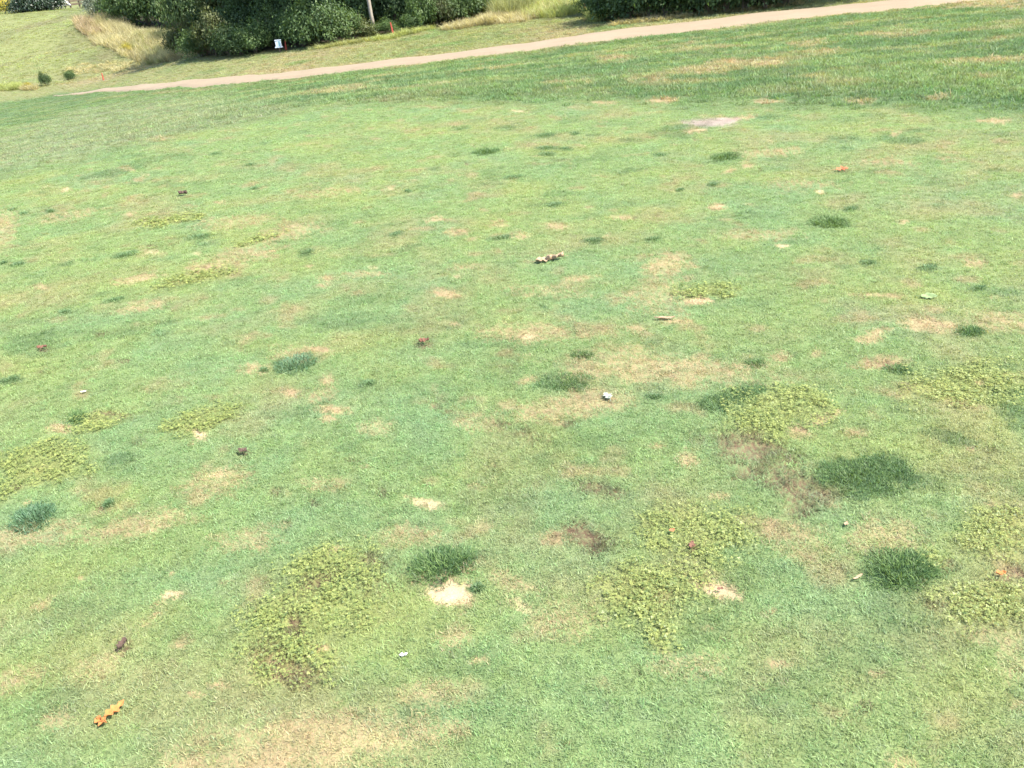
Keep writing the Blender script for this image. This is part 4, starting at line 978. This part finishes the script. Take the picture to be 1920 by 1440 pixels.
for x_, y_, s_ in ((11.3, 26.0, .85), (14.0, 27.4, .95), (12.6, 30.5, .8), (17.5, 29.5, 1.0)):  # added out of view on the right so their shadow falls on the shrubs
    e = tree(960, 400, s_, SH, 'unseen trees added for shade beside the path', lowz=1.6)
    e.location = (x_, y_, float(tz(x_, y_)[0]))

# far-off wood that closes the view behind the trees
P = []; N_ = []; tt_ = []; SV = []; SQ = []; so_ = 0
for x0, x1, y0, y1, m in ((-11, 4, 42, 50, 16), (-20, -6, 63, 73, 14), (-78, -22, 107, 118, 26), (4, 30, 42, 54, 20), (-6, 60, 62, 84, 30), (30, 75, 44, 64, 22)):
    for k in range(m):
        cx, cy = x0 + (x1 - x0) * (k + rng.uniform(0, 1)) / m, rng.uniform(y0, y1)
        hh = rng.uniform(5.0, 8.0); wd_ = rng.uniform(1.8, 2.8); gz = float(tz_smooth(cx, cy)[0])
        p_, n_, t_ = crown_points(1100, wd_, wd_, -.4, hh, 40, .75, .4)
        P.append(p_ + np.array([cx, cy, gz])); N_.append(n_); tt_.append(t_)
P = np.vstack(P)
me = leaves_mesh('woodland', P, np.vstack(N_), rng.uniform(.24, .48, len(P)), np.concatenate(tt_))
obj('woodland', me, M_tree, kind='stuff', label='far dark woodland mass behind the nearer trees', cat='woodland')

# ------------------------------------------------------------------ stakes, box, fence
def box_mesh(name, sx, sy, sz, bev=.006, z0=0.0):
    import bmesh
    bm = bmesh.new(); bmesh.ops.create_cube(bm, size=1.0)
    for v_ in bm.verts: v_.co = (v_.co.x * sx, v_.co.y * sy, (v_.co.z + .5) * sz + z0)
    if bev: bmesh.ops.bevel(bm, geom=bm.edges[:], offset=bev, segments=2, affect='EDGES')
    me = bpy.data.meshes.new(name); bm.to_mesh(me); bm.free(); return me
def stake_mesh(h, s):
    import bmesh
    bm = bmesh.new(); bmesh.ops.create_cube(bm, size=1.0)
    for v_ in bm.verts: v_.co = (v_.co.x * s, v_.co.y * s, (v_.co.z + .5) * h - .08)
    bmesh.ops.bevel(bm, geom=bm.edges[:], offset=.006, segments=1, affect='EDGES')
    top = max(v_.co.z for v_ in bm.verts)
    for v_ in bm.verts:
        if v_.co.z > top - .01: v_.co.x *= .45; v_.co.y *= .45; v_.co.z += .03
    me = bpy.data.meshes.new('stake'); bm.to_mesh(me); bm.free(); return me
M_redp = rough_mat('red_paint', (.30, .035, .022), (.42, .07, .04), 20, .2, rough=.6); M_whp = rough_mat('white_paint', (.42, .46, .52), (.52, .56, .62), 20, .1, rough=.5)
for u, v, h, s, tl, lb in ((194, 150, .26, .06, .0, 'short red marker stake on the grass slope past the path'), (536, 93, .34, .07, .1, 'red marker stake next to the small white box'), (738, 66, .42, .08, -.12, 'red marker stake near the thin pale trunk'), (1096, 22, .36, .08, .08, 'red marker stake in the meadow grass beside the shaded shrubs')):
    c = at(u, v); me = stake_mesh(h + .1, s)
    obj('marker_stake', me, M_redp, loc=(c[0], c[1], c[2] - .02), rot=(0.05, tl, rng.uniform(0, 1)), label=lb, cat='stake', group='red marker stakes')
c = at(173, 30); obj('white_stake', stake_mesh(.34, .07), M_whp, loc=c, label='small white stake at the corner of the silvery shrub', cat='stake')
# white box on a short post under the trees
c = at(525, 97)
e = obj('white_box', None, loc=c, rot=(0, 0, R(8)), scale=(.8, .8, .8), label='small white box with blue-green stripe on a dark post under the trees', cat='box')
obj('post', box_mesh('post', .07, .07, .30, .004, -.05), M_wood_b, parent=e)
obj('tray', box_mesh('tray', .36, .26, .05, .008, .20), M_whp, parent=e)
obj('body', box_mesh('body', .28, .22, .26, .012, .252), M_whp, parent=e)
obj('stripe', box_mesh('stripe', .05, .012, .20, .002, .28), rough_mat('teal_paint', (.10, .28, .33), (.14, .33, .38), 20, .1), parent=e, loc=(.05, -.118, 0))
obj('lid', box_mesh('lid', .31, .25, .03, .008, .514), M_whp, parent=e)
# rail fence on the hill crest
fa = by_range(100, 20, 97); fb = by_range(186, 20, 97)
fa[2] = 0; fb[2] = 0
dv = fb - fa; L = float(np.hypot(dv[0], dv[1])); ang = math.atan2(dv[1], dv[0])
z0 = float(tz(fa[0], fa[1])[0])
e = obj('rail_fence', None, loc=(fa[0], fa[1], z0), rot=(0, 0, ang), label='weathered rail fence with a white diagonal brace on the hill crest', cat='fence')
nb = 5; step = L / nb
for i in range(nb + 1):
    obj('post', box_mesh('post', .15, .15, 1.65, .02, -.25), M_wood if i < 2 else M_wood_b, parent=e, loc=(i * step, 0, 0))
for i in range(nb):
    for k, zz in enumerate((.22, .52, .82, 1.12)):
        obj('rail', box_mesh('rail', step - .02, .05, .15, .012, 0), M_wood if i < 2 else M_wood_b, parent=e, loc=((i + .5) * step, -.105 + .002 * k, zz), rot=(0, rng.normal(0, .012), 0))
br = obj('brace', box_mesh('brace', math.hypot(step, 1.0), .05, .12, .01, -.06), M_whitewood, parent=e, loc=(1.5 * step, -.165, .72), rot=(0, math.atan2(.85, step), 0))
print('triangles', sum(sum(len(p_.vertices) - 2 for p_ in m_.polygons) for m_ in bpy.data.meshes if m_.users and len(m_.polygons) < 200000) )
